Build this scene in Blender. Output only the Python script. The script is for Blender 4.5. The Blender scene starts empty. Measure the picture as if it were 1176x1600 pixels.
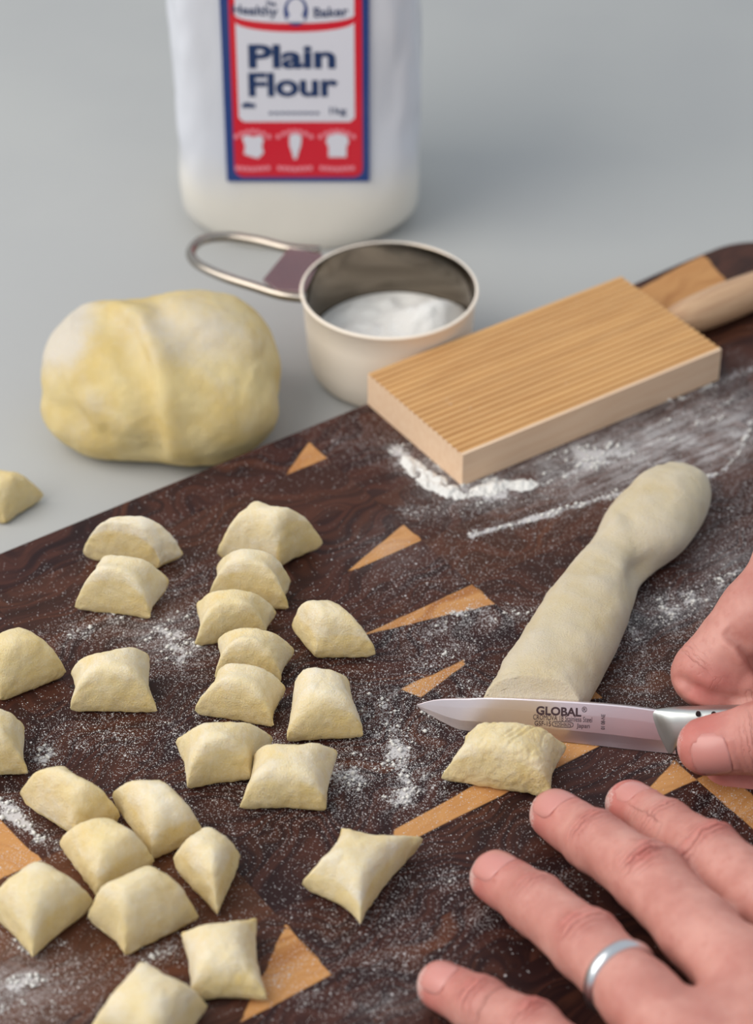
import bpy, math, random
import numpy as np
from mathutils import Matrix, Vector
random.seed(7); rng = np.random.default_rng(7)
C = bpy.context.scene.collection
sc = bpy.context.scene
# ------------------------------------------------------------------ camera, world, lights, exposure
FPX = 4000.0; PITCH = math.radians(38.0); CAMZ = 0.608; ZB = 0.018      # ZB: top of the cutting board
cam_d = bpy.data.cameras.new('camera'); cam = bpy.data.objects.new('camera', cam_d); C.objects.link(cam)
cam.location = (0, 0, CAMZ); cam.rotation_euler = (math.pi/2-PITCH, 0, 0)
cam_d.sensor_fit = 'VERTICAL'; cam_d.sensor_height = 36.0; cam_d.lens = 36.0*FPX/1600.0
cam_d.clip_start = 0.01; cam_d.dof.use_dof = True; cam_d.dof.focus_distance = 0.865; cam_d.dof.aperture_fstop = 8.5
sc.camera = cam
sc.view_settings.view_transform = 'Standard'; sc.view_settings.look = 'None'
sc.view_settings.exposure = 0.06; sc.view_settings.gamma = 1.0; sc.view_settings.use_curve_mapping = False
w = bpy.data.worlds.new('world'); sc.world = w; w.use_nodes = True
w.node_tree.nodes['Background'].inputs['Color'].default_value = (0.87, 0.935, 1.0, 1)
w.node_tree.nodes['Background'].inputs['Strength'].default_value = 0.64
def area(name, loc, tgt, size, power, col):
    l = bpy.data.lights.new(name, 'AREA'); l.shape = 'RECTANGLE'; l.size = size[0]; l.size_y = size[1]
    l.energy = power; l.color = col
    o = bpy.data.objects.new(name, l); C.objects.link(o); o.location = loc
    o.rotation_euler = (Vector(tgt)-Vector(loc)).to_track_quat('-Z', 'Y').to_euler()
area('window_light', (-.88, .40, .95), (.02, 0.58, 0), (1.2, 1.1), 15.5, (1.0, 0.94, 0.86))

# ------------------------------------------------------------------ projection of photograph points to planes
_F = np.array([0, math.cos(PITCH), -math.sin(PITCH)]); _R = np.array([1., 0, 0]); _U = np.array([0, math.sin(PITCH), math.cos(PITCH)])
O = np.array([0, 0, CAMZ])
def ray(x, y): return _F+_R*(x-588)/FPX+_U*(800-y)/FPX
def P(x, y, z=ZB):
    d = ray(x, y); return O+d*((CAMZ-z)/-d[2])
def B(x, y, mm): return P(x, y, ZB+mm*.001)          # a point mm above the board
def PL(x, y, o, n):
    d = ray(x, y); return O+d*(np.dot(o-O, n)/np.dot(d, n))
def nz(v): v = np.asarray(v, float); return v/np.linalg.norm(v)

# ------------------------------------------------------------------ noise
def _hash(i, j, k, s):
    h = (i*374761393+j*668265263+k*2147483647+s*974634777) & 0xffffffff
    h = ((h ^ (h >> 13))*1274126177) & 0xffffffff
    return ((h ^ (h >> 16)) & 0xffff)/65535.0*2-1
def vnoise(p, seed=0):
    p = np.asarray(p, float); i = np.floor(p).astype(np.int64); f = p-i; f = f*f*(3-2*f); r = 0
    for a in (0, 1):
        for b in (0, 1):
            for c in (0, 1):
                wgt = (f[..., 0] if a else 1-f[..., 0])*(f[..., 1] if b else 1-f[..., 1])*(f[..., 2] if c else 1-f[..., 2])
                r = r+wgt*_hash(i[..., 0]+a, i[..., 1]+b, i[..., 2]+c, seed)
    return r
def fbm(p, octv=3, seed=0):
    r = 0; a = 1.
    for o in range(octv): r = r+a*vnoise(p*2**o, seed+o*17); a *= .5
    return r
def sst(a, b, x): t = np.clip((x-a)/(b-a), 0, 1); return t*t*(3-2*t)

# ------------------------------------------------------------------ objects
def put(o, name, parent=None, label=None, cat=None, group=None, kind=None):
    C.objects.link(o)
    if parent is not None: o.parent = parent
    if label: o['label'] = label
    if cat: o['category'] = cat
    if group: o['group'] = group
    if kind: o['kind'] = kind
    return o
def thing(name, loc, label, cat, group=None, rz=0):
    o = bpy.data.objects.new(name, None); o.empty_display_size = .01
    o.location = loc; o.rotation_euler = (0, 0, rz)
    return put(o, name, None, label, cat, group)
def mesh(name, V, Fc, mat, parent=None, base=None, smooth=True, attrs=None, **k):
    """V in world metres; base: world point that becomes the origin (top-level) - children use the parent's origin"""
    V = np.asarray(V, float)
    off = np.array(base, float) if base is not None else (np.array(parent_origin(parent)) if parent is not None else np.zeros(3))
    me = bpy.data.meshes.new(name)
    if isinstance(Fc, np.ndarray): Fc = Fc.tolist()
    me.from_pydata((V-off).tolist(), [], Fc); me.update()
    if smooth: me.polygons.foreach_set('use_smooth', [True]*len(me.polygons))
    if attrs:
        for an, av in attrs.items():
            a = me.attributes.new(an, 'FLOAT', 'POINT'); a.data.foreach_set('value', np.asarray(av, np.float32))
    for m in (mat if isinstance(mat, (list, tuple)) else [mat]): me.materials.append(m)
    o = bpy.data.objects.new(name, me)
    if base is not None: o.location = base
    put(o, name, parent, **k)
    return o
def parent_origin(p):
    v = np.zeros(3)
    while p is not None: v = v+np.array(p.location); p = p.parent
    return v
def grid_faces(n, m, wrap=False, flip=False):
    i = np.arange(n-1)[:, None]; jn = m if wrap else m-1; j = np.arange(jn)[None, :]
    a = i*m+j; b = i*m+(j+1) % m; c = (i+1)*m+(j+1) % m; d = (i+1)*m+j
    q = np.stack([a+0*j, b+0*j, c+0*j, d+0*j], -1).reshape(-1, 4)
    return q[:, ::-1] if flip else q
def loft(rings, cap=True):
    """rings: n x m x 3 closed rings"""
    R = np.asarray(rings); n, m = R.shape[:2]; V = R.reshape(-1, 3); Fc = grid_faces(n, m, True).tolist()
    if cap:
        Fc.append(list(range(m))[::-1]) if False else Fc.append(list(range(m-1, -1, -1))[::-1][::-1]); Fc.append([ (n-1)*m+i for i in range(m)])
    return V, Fc
def tube(path, r, m=16, up=(0, 0, 1), flat=1.0):
    path = np.asarray(path, float); n = len(path); r = np.broadcast_to(r, (n,))
    T = np.gradient(path, axis=0); T /= np.linalg.norm(T, axis=1)[:, None]
    S = np.cross(T, up); S /= np.linalg.norm(S, axis=1)[:, None]; N = np.cross(S, T)
    a = np.linspace(0, 2*math.pi, m, endpoint=False)
    return loft(path[:, None]+r[:, None, None]*(np.cos(a)[None, :, None]*S[:, None]+flat*np.sin(a)[None, :, None]*N[:, None]))
def spline(pts, n):
    """Catmull-Rom through rows of pts"""
    p = np.asarray(pts, float); p = np.vstack([2*p[0]-p[1], p, 2*p[-1]-p[-2]]); k = len(p)-3
    t = np.linspace(0, k-1e-6, n); i = t.astype(int); f = (t-i)[:, None]
    a, b, c, d = p[i], p[i+1], p[i+2], p[i+3]
    return .5*(2*b+(c-a)*f+(2*a-5*b+4*c-d)*f*f+(3*b-a-3*c+d)*f**3)
def recalc(o):
    import bmesh
    bm = bmesh.new(); bm.from_mesh(o.data); bmesh.ops.recalc_face_normals(bm, faces=bm.faces); bm.to_mesh(o.data); bm.free(); return o
def bevel(o, w=.0006, seg=2):
    m = o.modifiers.new('bevel', 'BEVEL'); m.width = w; m.segments = seg; m.limit_method = 'ANGLE'; return o
def ext_poly(pts, thick_vec):
    """closed polygon pts (n x 3) extruded by a vector"""
    p = np.asarray(pts, float); n = len(p); V = np.vstack([p, p+np.asarray(thick_vec)])
    Fc = [list(range(n))[::-1], list(range(n, 2*n))]+[[i, (i+1) % n, n+(i+1) % n, n+i] for i in range(n)]
    return V, Fc
def surface_nets(F, org, h):
    S = F < 0; n = np.array(F.shape)
    c = [S[a:n[0]-1+a, b:n[1]-1+b, d:n[2]-1+d] for a in (0, 1) for b in (0, 1) for d in (0, 1)]
    sm = sum(x.astype(np.int8) for x in c); act = (sm > 0) & (sm < 8)
    I = np.argwhere(act); idx = -np.ones(act.shape, np.int64); idx[act] = np.arange(len(I))
    acc = np.zeros((len(I), 3)); cnt = np.zeros(len(I))
    for ax in range(3):
        o1, o2 = [q for q in range(3) if q != ax]
        for a in (0, 1):
            for b in (0, 1):
                p0 = I.copy(); p0[:, o1] += a; p0[:, o2] += b; p1 = p0.copy(); p1[:, ax] += 1
                f0 = F[tuple(p0.T)]; f1 = F[tuple(p1.T)]; cr = (f0 < 0) != (f1 < 0)
                t = np.where(cr, f0/np.where(cr, f0-f1, 1), 0); q = (p0-0.).astype(float); q[:, ax] += t
                acc[cr] += q[cr]; cnt[cr] += 1
    V = acc/cnt[:, None]*h+org; quads = []
    for ax in range(3):
        o1, o2 = [(1, 2), (2, 0), (0, 1)][ax]
        sl0 = [slice(None)]*3; sl1 = [slice(None)]*3; sl0[ax] = slice(0, -1); sl1[ax] = slice(1, None)
        d = S[tuple(sl0)].astype(int)-S[tuple(sl1)].astype(int)
        for sg in (1, -1):
            E = np.argwhere(d == sg); E = E[(E[:, o1] > 0) & (E[:, o2] > 0) & (E[:, o1] < n[o1]-1) & (E[:, o2] < n[o2]-1)]
            def cell(da, db): q = E.copy(); q[:, o1] += da; q[:, o2] += db; return idx[tuple(q.T)]
            q = np.stack([cell(-1, -1), cell(0, -1), cell(0, 0), cell(-1, 0)], -1)
            quads.append(q if sg == 1 else q[:, ::-1])
    return V, np.vstack(quads)
class Field:
    """a signed-distance grid that round cones are merged into (smoothly, over a radius k)"""
    def __init__(s, lo, hi, h):
        s.lo = np.array(lo, float); s.h = h; s.n = np.ceil((np.array(hi)-s.lo)/h).astype(int)+1
        s.F = np.full(s.n, .02, np.float32)
        s.ax = [s.lo[i]+h*np.arange(s.n[i]) for i in range(3)]
    def box(s, lo, hi):
        a = np.clip(np.floor((lo-s.lo)/s.h).astype(int), 0, s.n-1); b = np.clip(np.ceil((hi-s.lo)/s.h).astype(int)+1, 1, s.n)
        sl = tuple(slice(a[i], b[i]) for i in range(3))
        X, Y, Z = np.meshgrid(*[s.ax[i][sl[i]] for i in range(3)], indexing='ij')
        return sl, X, Y, Z
    def cones(s, pts, rad, k=.003, kin=.002, flat=None):
        pts = np.asarray(pts, float); rad = np.asarray(rad, float); pad = rad.max()+.012
        sl, X, Y, Z = s.box(pts.min(0)-pad, pts.max(0)+pad)
        if X.size == 0: return
        D = None
        for a, b, ra, rb in zip(pts[:-1], pts[1:], rad[:-1], rad[1:]):
            ab = b-a; L = ab@ab+1e-12
            t = np.clip(((X-a[0])*ab[0]+(Y-a[1])*ab[1]+(Z-a[2])*ab[2])/L, 0, 1)
            d = np.sqrt((X-a[0]-t*ab[0])**2+(Y-a[1]-t*ab[1])**2+(Z-a[2]-t*ab[2])**2)-(ra+(rb-ra)*t)
            D = d if D is None else smin(D, d, kin)
        s.F[sl] = smin(s.F[sl], D, k).astype(np.float32)
    def ell(s, c, R, k=.003, rot=0, sub=False, tilt=0):
        c = np.array(c); R = np.array(R); pad = R.max()+.01
        sl, X, Y, Z = s.box(c-pad, c+pad)
        if X.size == 0: return
        x, y, z = X-c[0], Y-c[1], Z-c[2]; ca, sa = math.cos(rot), math.sin(rot)
        x, y = x*ca+y*sa, -x*sa+y*ca; ct, st = math.cos(tilt), math.sin(tilt); x, z = x*ct+z*st, -x*st+z*ct
        q = np.sqrt((x/R[0])**2+(y/R[1])**2+(z/R[2])**2); g = np.sqrt((x/R[0]**2)**2+(y/R[1]**2)**2+(z/R[2]**2)**2)+1e-9
        d = q*(q-1)/g; d = np.minimum(d, .03)
        if sub: s.F[sl] = -smin(-s.F[sl], d, k)
        else: s.F[sl] = smin(s.F[sl], d, k)
    def nets(s): return surface_nets(s.F, s.lo, s.h)
def smin(a, b, k):
    hh = np.maximum(k-np.abs(a-b), 0)/k; return np.minimum(a, b)-hh*hh*k*.25
def vnormals(V, Q):
    Q = np.asarray(Q); n = np.cross(V[Q[:, 2]]-V[Q[:, 0]], V[Q[:, 3]]-V[Q[:, 1]]); N = np.zeros_like(V)
    for i in range(4): np.add.at(N, Q[:, i], n)
    return N/(np.linalg.norm(N, axis=1)[:, None]+1e-12)

# ------------------------------------------------------------------ materials
def lin(c): c = np.array(c)/255.; return tuple(np.where(c <= .04045, c/12.92, ((c+.055)/1.055)**2.4))+(1,)
class M:
    """small helper around a node tree"""
    def __init__(s, name):
        s.m = bpy.data.materials.new(name); s.m.use_nodes = True; s.t = s.m.node_tree; s.b = s.t.nodes['Principled BSDF']
    def n(s, typ, **k):
        x = s.t.nodes.new(typ)
        for a, b in k.items(): setattr(x, a, b)
        return x
    def l(s, a, b): s.t.links.new(a, b)
    def set(s, **k):
        for a, v in k.items():
            i = s.b.inputs[a.replace('_', ' ')]
            if isinstance(v, bpy.types.NodeSocket): s.l(v, i)
            else: i.default_value = v
        return s
    def val(s, x, inp):
        if isinstance(x, bpy.types.NodeSocket): s.l(x, inp)
        else: inp.default_value = x
    def math(s, op, a, b=0., c=None, clamp=False):
        x = s.n('ShaderNodeMath', operation=op, use_clamp=clamp); s.val(a, x.inputs[0]); s.val(b, x.inputs[1])
        if c is not None: s.val(c, x.inputs[2])
        return x.outputs[0]
    def step(s, x, lo, hi):
        r = s.n('ShaderNodeMapRange', interpolation_type='SMOOTHSTEP'); s.val(x, r.inputs[0]); s.val(lo, r.inputs[1]); s.val(hi, r.inputs[2]); return r.outputs[0]
    def mix(s, f, a, b):
        x = s.n('ShaderNodeMix', data_type='RGBA'); s.val(f, x.inputs[0]); s.val(a, x.inputs[6]); s.val(b, x.inputs[7]); return x.outputs[2]
    def attr(s, name): return s.n('ShaderNodeAttribute', attribute_name=name).outputs['Fac']
    def coord(s, scale=(1, 1, 1), rot=(0, 0, 0), which='Object', shift=None):
        c = s.n('ShaderNodeTexCoord').outputs[which]; mp = s.n('ShaderNodeMapping'); s.l(c, mp.inputs[0])
        mp.inputs['Scale'].default_value = scale; mp.inputs['Rotation'].default_value = rot
        out = mp.outputs[0]
        if shift is not None:
            v = s.n('ShaderNodeVectorMath', operation='ADD'); s.l(out, v.inputs[0]); cx = s.n('ShaderNodeCombineXYZ')
            for i in range(3): s.l(shift, cx.inputs[i])
            s.l(cx.outputs[0], v.inputs[1]); out = v.outputs[0]
        return out
    def noise(s, vec, scale=1., detail=3., rough=.5, dist=0.):
        x = s.n('ShaderNodeTexNoise'); s.l(vec, x.inputs['Vector']); x.inputs['Scale'].default_value = scale
        x.inputs['Detail'].default_value = detail; x.inputs['Roughness'].default_value = rough; x.inputs['Distortion'].default_value = dist
        return x.outputs['Fac']
    def ramp(s, f, stops):
        x = s.n('ShaderNodeValToRGB'); s.l(f, x.inputs[0]); e = x.color_ramp.elements
        while len(e) < len(stops): e.new(.5)
        for q, (p, c) in zip(e, stops): q.position = p; q.color = lin(c)
        return x.outputs[0]
    def bump(s, h, dist=.0003, strength=1., prev=None):
        x = s.n('ShaderNodeBump'); s.l(h, x.inputs['Height']); x.inputs['Distance'].default_value = dist; x.inputs['Strength'].default_value = strength
        if prev is not None: s.l(prev, x.inputs['Normal'])
        s.l(x.outputs[0], s.b.inputs['Normal']); return x.outputs[0]
def plain(name, col, rough=.5, **k):
    m = M(name); m.set(Base_Color=lin(col), Roughness=rough, **k); return m.m

# worktop: pale satin stone-like laminate
m = M('worktop_satin'); v = m.coord()
f = m.noise(v, 9, 3); m.set(Base_Color=m.mix(m.step(f, .35, .65), lin((177, 178, 178)), lin((181, 182, 181))), Roughness=.5, Specular_IOR_Level=.15)
m.bump(m.noise(v, 700, 2), .00002); WORKTOP = m.m

# board: each block has its own seed; attributes: sap = distance into the sapwood (mm), flour = dusting density, film = smeared flour
def board_mat():
    m = M('acacia_wood'); sd = m.attr('seed'); v = m.coord(shift=sd)
    warp = m.noise(v, 22, 2, .5)
    vs = m.n('ShaderNodeVectorMath', operation='MULTIPLY'); m.l(v, vs.inputs[0]); vs.inputs[1].default_value = (9, 85, 60)
    wv = m.n('ShaderNodeVectorMath', operation='ADD'); m.l(vs.outputs[0], wv.inputs[0])
    cx = m.n('ShaderNodeCombineXYZ'); m.l(m.math('MULTIPLY', warp, 6.5), cx.inputs[1]); m.l(cx.outputs[0], wv.inputs[1])
    g1 = m.noise(wv.outputs[0], 1.0, 4, .55, .6)
    vf = m.n('ShaderNodeVectorMath', operation='MULTIPLY'); m.l(v, vf.inputs[0]); vf.inputs[1].default_value = (70, 1500, 300)
    g2 = m.noise(vf.outputs[0], 1.0, 3, .6)
    dark = m.ramp(g1, [(.28, (26, 13, 15)), (.40, (46, 25, 24)), (.48, (72, 41, 33)), (.55, (36, 19, 20)), (.64, (74, 42, 31)), (.78, (100, 58, 37))])
    tone = m.attr('tone'); dark = m.mix(m.math('MULTIPLY', tone, .8), dark, lin((132, 84, 52)))
    dark = m.mix(m.math('MULTIPLY', m.step(g2, .5, .75), .28), dark, lin((26, 14, 13)))
    sap = m.ramp(g1, [(.3, (182, 126, 74)), (.5, (198, 146, 92)), (.7, (164, 108, 60))])
    sap = m.mix(m.math('MULTIPLY', m.step(g2, .45, .8), .3), sap, lin((150, 92, 52)))
    s = m.math('ADD', m.attr('sap'), m.math('MULTIPLY', m.math('SUBTRACT', m.noise(wv.outputs[0], 1.6, 2), .5), 2.2))
    wood = m.mix(m.step(s, -.35, .35), dark, sap)
    # flour dust: fine grains, clumps and a thin smeared film
    vo = m.coord(); fl = m.attr('flour')
    def grains(scale, size, k):
        x = m.n('ShaderNodeTexVoronoi', feature='F1'); m.l(vo, x.inputs['Vector']); x.inputs['Scale'].default_value = scale
        sep = m.n('ShaderNodeSeparateColor'); m.l(x.outputs['Color'], sep.inputs[0])
        on = m.math('LESS_THAN', sep.outputs[0], m.math('MULTIPLY', fl, k))
        rr = m.math('MULTIPLY', sep.outputs[1], size)
        return m.math('MULTIPLY', on, m.math('LESS_THAN', x.outputs['Distance'], m.math('ADD', rr, size*.4)))
    a = grains(3000, .40, .95); b = grains(1700, .34, .36); c = grains(800, .27, .07)
    n1 = m.noise(vo, 900, 4, .7); n2 = m.noise(vo, 150, 3, .6)
    clump = m.step(m.math('ADD', m.math('ADD', m.math('MULTIPLY', n1, .75), m.math('MULTIPLY', n2, .5)), m.math('MULTIPLY', fl, .52)), .99, 1.14)
    sm = m.noise(m.coord((60, 420, 60), (0, 0, .1)), 1, 4, .65, .4)
    film = m.math('MULTIPLY', m.attr('film'), m.math('ADD', m.math('MULTIPLY', m.step(m.math('ADD', m.math('MULTIPLY', sm, .8), m.math('MULTIPLY', n2, .4)), .50, .74), .75), .22))
    mask = m.math('MAXIMUM', m.math('MAXIMUM', a, b), m.math('MAXIMUM', c, clump))
    mask = m.math('MAXIMUM', m.math('MULTIPLY', mask, .8), m.math('MULTIPLY', film, .62))
    col = m.mix(mask, wood, lin((216, 213, 214)))
    m.set(Base_Color=col, Roughness=m.math('ADD', m.math('MULTIPLY', mask, .4), .46), Specular_IOR_Level=.2)
    p = m.bump(m.math('MULTIPLY', mask, 1.0), .00025, .8)
    m.bump(g2, .00006, .5, p)
    return m.m
BOARD = board_mat()
def dough_mat(name, yel, flo, bias=0., sss=.12):
    m = M(name); v = m.coord(); f = m.attr('flour')
    n1 = m.noise(v, 170, 4, .65); n2 = m.noise(v, 1500, 4, .75); n3 = m.noise(v, 60, 2)
    k = m.step(m.math('ADD', f, m.math('MULTIPLY', m.math('SUBTRACT', m.math('ADD', m.math('MULTIPLY', n1, .7), m.math('MULTIPLY', n2, .9)), .8+bias), 1.0)), -.1, 1.1)
    base = m.mix(m.step(n3, .35, .7), lin(yel), lin(tuple(np.array(yel)*np.array((.965, .935, .84)))))
    col = m.mix(k, base, lin(flo))
    m.set(Base_Color=col, Roughness=.72, Subsurface_Weight=sss, Subsurface_Scale=.004, Subsurface_Radius=(1, .75, .4), Specular_IOR_Level=.25)
    p = m.bump(n2, .0007, .8); m.bump(n1, .0009, .6, p)
    return m.m
DOUGH = dough_mat('floured_dough', (238, 215, 156), (246, 240, 229), -.17)
ROPE = dough_mat('rope_dough', (220, 202, 162), (220, 208, 188), -.2)
BALL = dough_mat('dough_ball', (229, 208, 152), (222, 212, 196), -.02)
FLOUR = M('flour'); _v = FLOUR.coord(); FLOUR.set(Base_Color=lin((236, 234, 230)), Roughness=.95, Specular_IOR_Level=.1); FLOUR.bump(FLOUR.noise(_v, 900, 4, .7), .0006, .9); FLOUR = FLOUR.m
# beech
m = M('ridged_beech'); v = m.coord((40, 900, 60)); g = m.noise(v, 1, 3, .6); v2 = m.coord((14, 160, 20)); g3 = m.noise(v2, 1, 2)
n = m.noise(m.coord(), 260, 4, .7)
c = m.mix(m.step(g, .3, .75), lin((212, 166, 112)), lin((200, 150, 96))); c = m.mix(m.math('MULTIPLY', m.step(g3, .4, .7), .4), c, lin((232, 184, 122)))
c = m.mix(m.math('MULTIPLY', m.step(n, .66, .76), .45), c, lin((240, 225, 205)))
m.set(Base_Color=c, Roughness=.5, Specular_IOR_Level=.3); m.bump(g, .0001, .5); BEECH_TOP = m.m
m = M('pale_beech'); v = m.coord((30, 500, 300)); g = m.noise(v, 1, 3, .6)
m.set(Base_Color=m.mix(m.step(g, .3, .7), lin((236, 206, 176)), lin((230, 196, 164))), Roughness=.55, Specular_IOR_Level=.3); m.bump(g, .00008, .5); BEECH = m.m
# metals
def metal(name, col, rough, scale=None, bump=.00002):
    m = M(name); m.set(Base_Color=lin(col), Metallic=1., Roughness=rough)
    if scale: m.bump(m.noise(m.coord(scale), 1, 2, .6), bump, .6)
    return m.m
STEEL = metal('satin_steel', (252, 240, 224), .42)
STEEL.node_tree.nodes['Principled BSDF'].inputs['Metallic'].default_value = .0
MIRROR = metal('bright_steel', (128, 118, 106), .10)
PLATE = metal('stamped_plate', (188, 160, 158), .25)
RINGM = metal('silver_ring', (214, 216, 220), .28)
m = M('blade_steel'); v = m.coord((300, 300, 9000)); 
fl = m.attr('flour'); nn = m.noise(m.coord(), 500, 4, .7); k = m.math('MULTIPLY', m.step(m.math('ADD', m.math('MULTIPLY', nn, .9), fl), 1.0, 1.25), .75)
m.set(Base_Color=m.mix(k, lin((244, 232, 238)), lin((215, 212, 212))), Metallic=m.math('SUBTRACT', 1., k), Roughness=m.math('ADD', m.math('MULTIPLY', k, .5), .33))
m.bump(m.noise(v, 1, 2, .6), .00001, .5); BLADE = m.m
HANDLE = metal('handle_steel', (205, 208, 206), .42)
INK = plain('engraved_ink', (62, 40, 48), .6)
BLACK = plain('black_dimple', (18, 16, 18), .5)
# skin
def skin_mat():
    m = M('skin'); v = m.coord(); r = m.attr('red'); n1 = m.noise(v, 55, 4, .6); n2 = m.noise(v, 260, 3, .6)
    c = m.mix(m.step(n1, .3, .7), lin((208, 152, 140)), lin((188, 127, 116)))
    c = m.mix(m.math('MULTIPLY', m.step(n2, .5, .75), .35), c, lin((178, 108, 98)))
    c = m.mix(m.math('MULTIPLY', r, .6), c, lin((196, 104, 98)))
    du = m.attr('dust'); c = m.mix(m.math('MULTIPLY', m.step(m.math('ADD', du, m.math('MULTIPLY', m.noise(v, 1100, 3, .7), .6)), .75, 1.0), .7), c, lin((228, 220, 214)))
    vo = m.n('ShaderNodeTexVoronoi', feature='DISTANCE_TO_EDGE'); m.l(v, vo.inputs['Vector']); vo.inputs['Scale'].default_value = 1100
    m.set(Base_Color=c, Roughness=.48, Subsurface_Weight=.22, Subsurface_Scale=.006, Subsurface_Radius=(1, .35, .2), Specular_IOR_Level=.35)
    p = m.bump(vo.outputs[0], .00012, .35); m.bump(m.noise(v, 380, 3), .00035, .5, p)
    sp = m.math('ADD', m.math('MULTIPLY', m.attr('crease_pos'), 2*math.pi/2.0), m.math('MULTIPLY', m.noise(v, 330, 3, .6), 9.))
    ln = m.math('POWER', m.math('ADD', m.math('MULTIPLY', m.math('SINE', sp), .5), .5), 5.)
    m.bump(m.math('MULTIPLY', m.math('MULTIPLY', ln, m.attr('crease')), -1.), .0011, 1., p)
    return m.m
SKIN = skin_mat()
m = M('fingernail'); m.set(Base_Color=lin((206, 140, 132)), Roughness=.34, Subsurface_Weight=.2, Subsurface_Scale=.003, Subsurface_Radius=(1, .4, .3), Coat_Weight=.08, Coat_Roughness=.3); NAIL = m.m
NAILTIP = plain('nail_edge', (236, 224, 210), .35)

# ------------------------------------------------------------------ worktop
V, Fc = ext_poly([(-1.6, -.5, -.04), (1.6, -.5, -.04), (1.6, 2.6, -.04), (-1.6, 2.6, -.04)], (0, 0, .04))
wt = mesh('worktop', V, Fc, WORKTOP, base=(0, 1, -.04), smooth=False, label='pale grey smooth kitchen worktop under everything', cat='worktop', kind='structure'); bevel(recalc(wt), .002)

# ------------------------------------------------------------------ cutting board of glued blocks
A0 = P(0, 865); _d = nz(P(570, 632)-A0); ANG = math.atan2(_d[1], _d[0]); UD = _d; VD = np.array([_d[1], -_d[0], 0])
def uv(x, y, z=ZB): q = P(x, y, z)-A0; return np.array([q@UD, q@VD])*1000        # pixel -> board mm
def W(u, v, z=ZB): p = A0+UD*u*.001+VD*v*.001; return np.array([p[0], p[1], z])
board = thing('cutting_board', (A0[0], A0[1], 0), 'dark wooden butcher-block cutting board dusted with flour, under the hands', 'cutting board', rz=ANG)
# local frame of the board: x = u, y = -v
POLY = [[(112, 20.5), (131, 20.5), (131, 8.5)], [(96, 82.5), (131, 82.5), (131, 71)], [(82, 113.9), (131, 113.9), (131, 127), (108, 121)],
        [(77, 144.9), (104, 144.9), (103, 147.5), (80, 152.5)], [(100, 175), (131, 175), (131, 188)], [(30, 206), (131, 206), (131, 194), (36, 199)],
        [(100, 237), (131, 237), (131, 226)], [(131, 237), (142, 237), (140, 268), (131, 268)], [(-48, 238), (-15.5, 238), (-15.5, 213)],
        [(-64, 145), (-66, 121), (-120, 121), (-120, 145)], [(284, 1), (345, -7), (340, 14), (277.5, 20.5)]]
def poly_sd(u, v, poly):
    p = np.array(poly, float); d = np.full(u.shape, 1e9); ins = np.zeros(u.shape, bool); n = len(p)
    for i in range(n):
        a, b = p[i], p[(i+1) % n]; e = b-a; t = np.clip(((u-a[0])*e[0]+(v-a[1])*e[1])/(e@e), 0, 1)
        d = np.minimum(d, np.hypot(u-a[0]-t*e[0], v-a[1]-t*e[1]))
        c = ((a[1] > v) != (b[1] > v)) & (u < (b[0]-a[0])*(v-a[1])/(b[1]-a[1]+1e-12)+a[0]); ins ^= c
    return np.where(ins, d, -d)
# flour dusting in photograph positions: (x, y, radius_x px, radius_y px, angle deg, density)
DUST = [(150, 975, 110, 28, -25, .55), (250, 985, 70, 60, 20, .62), (300, 1010, 40, 50, 60, .5), (180, 1140, 170, 60, -10, .34), (420, 1180, 230, 140, -20, .30),
        (620, 1130, 110, 110, 0, .36), (690, 980, 80, 22, -12, .52), (800, 962, 55, 20, -15, .5), (700, 1020, 70, 20, -20, .42), (740, 1080, 60, 40, 0, .3),
        (720, 740, 110, 30, 28, .8), (790, 755, 60, 20, -12, .7), (930, 715, 55, 22, -8, .72), (880, 740, 160, 45, -20, .42), (1060, 690, 150, 60, -15, .36), (1110, 640, 70, 20, -15, .45),
        (1080, 930, 110, 22, -20, .62), (1040, 975, 110, 40, -15, .44), (1010, 1040, 80, 50, 0, .30), (1000, 1080, 60, 30, 0, .36),
        (1040, 1190, 90, 14, -10, .4), (860, 1290, 60, 30, -10, .32), (640, 1240, 60, 30, -20, .42), (570, 1210, 120, 60, -10, .34), (620, 1400, 120, 60, -10, .25),
        (700, 1375, 22, 20, 0, .45), (745, 1430, 30, 20, 20, .45), (870, 1375, 50, 24, 20, .36), (600, 1500, 140, 60, -10, .22), (590, 1570, 60, 22, -10, .35),
        (15, 1265, 35, 24, 40, .85), (55, 1300, 55, 16, 38, .7), (70, 1180, 22, 24, 60, .7), (20, 1345, 30, 20, 0, .45), (40, 1480, 70, 16, 25, .7), (50, 1530, 90, 24, -15, .62),
        (20, 1580, 50, 30, 0, .62), (120, 1560, 60, 30, 0, .42), (250, 1490, 60, 22, -20, .45), (440, 1520, 40, 14, -40, .45), (480, 1560, 30, 20, 0, .3), (1130, 1260, 70, 40, 30, .35),
        (430, 740, 240, 60, -22, .05), (560, 690, 70, 40, 0, .22), (660, 900, 120, 60, -20, .16), (130, 880, 160, 26, -24, .06), (1176, 800, 90, 60, 0, .3), (950, 900, 260, 160, 0, .12),
        (300, 900, 80, 60, 0, .18), (1130, 850, 70, 50, -10, .26), (500, 640, 300, 30, -22, .06), (300, 1080, 300, 200, 0, .08), (740, 1150, 260, 150, 0, .10), (340, 1450, 420, 200, 0, .06)]
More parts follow.
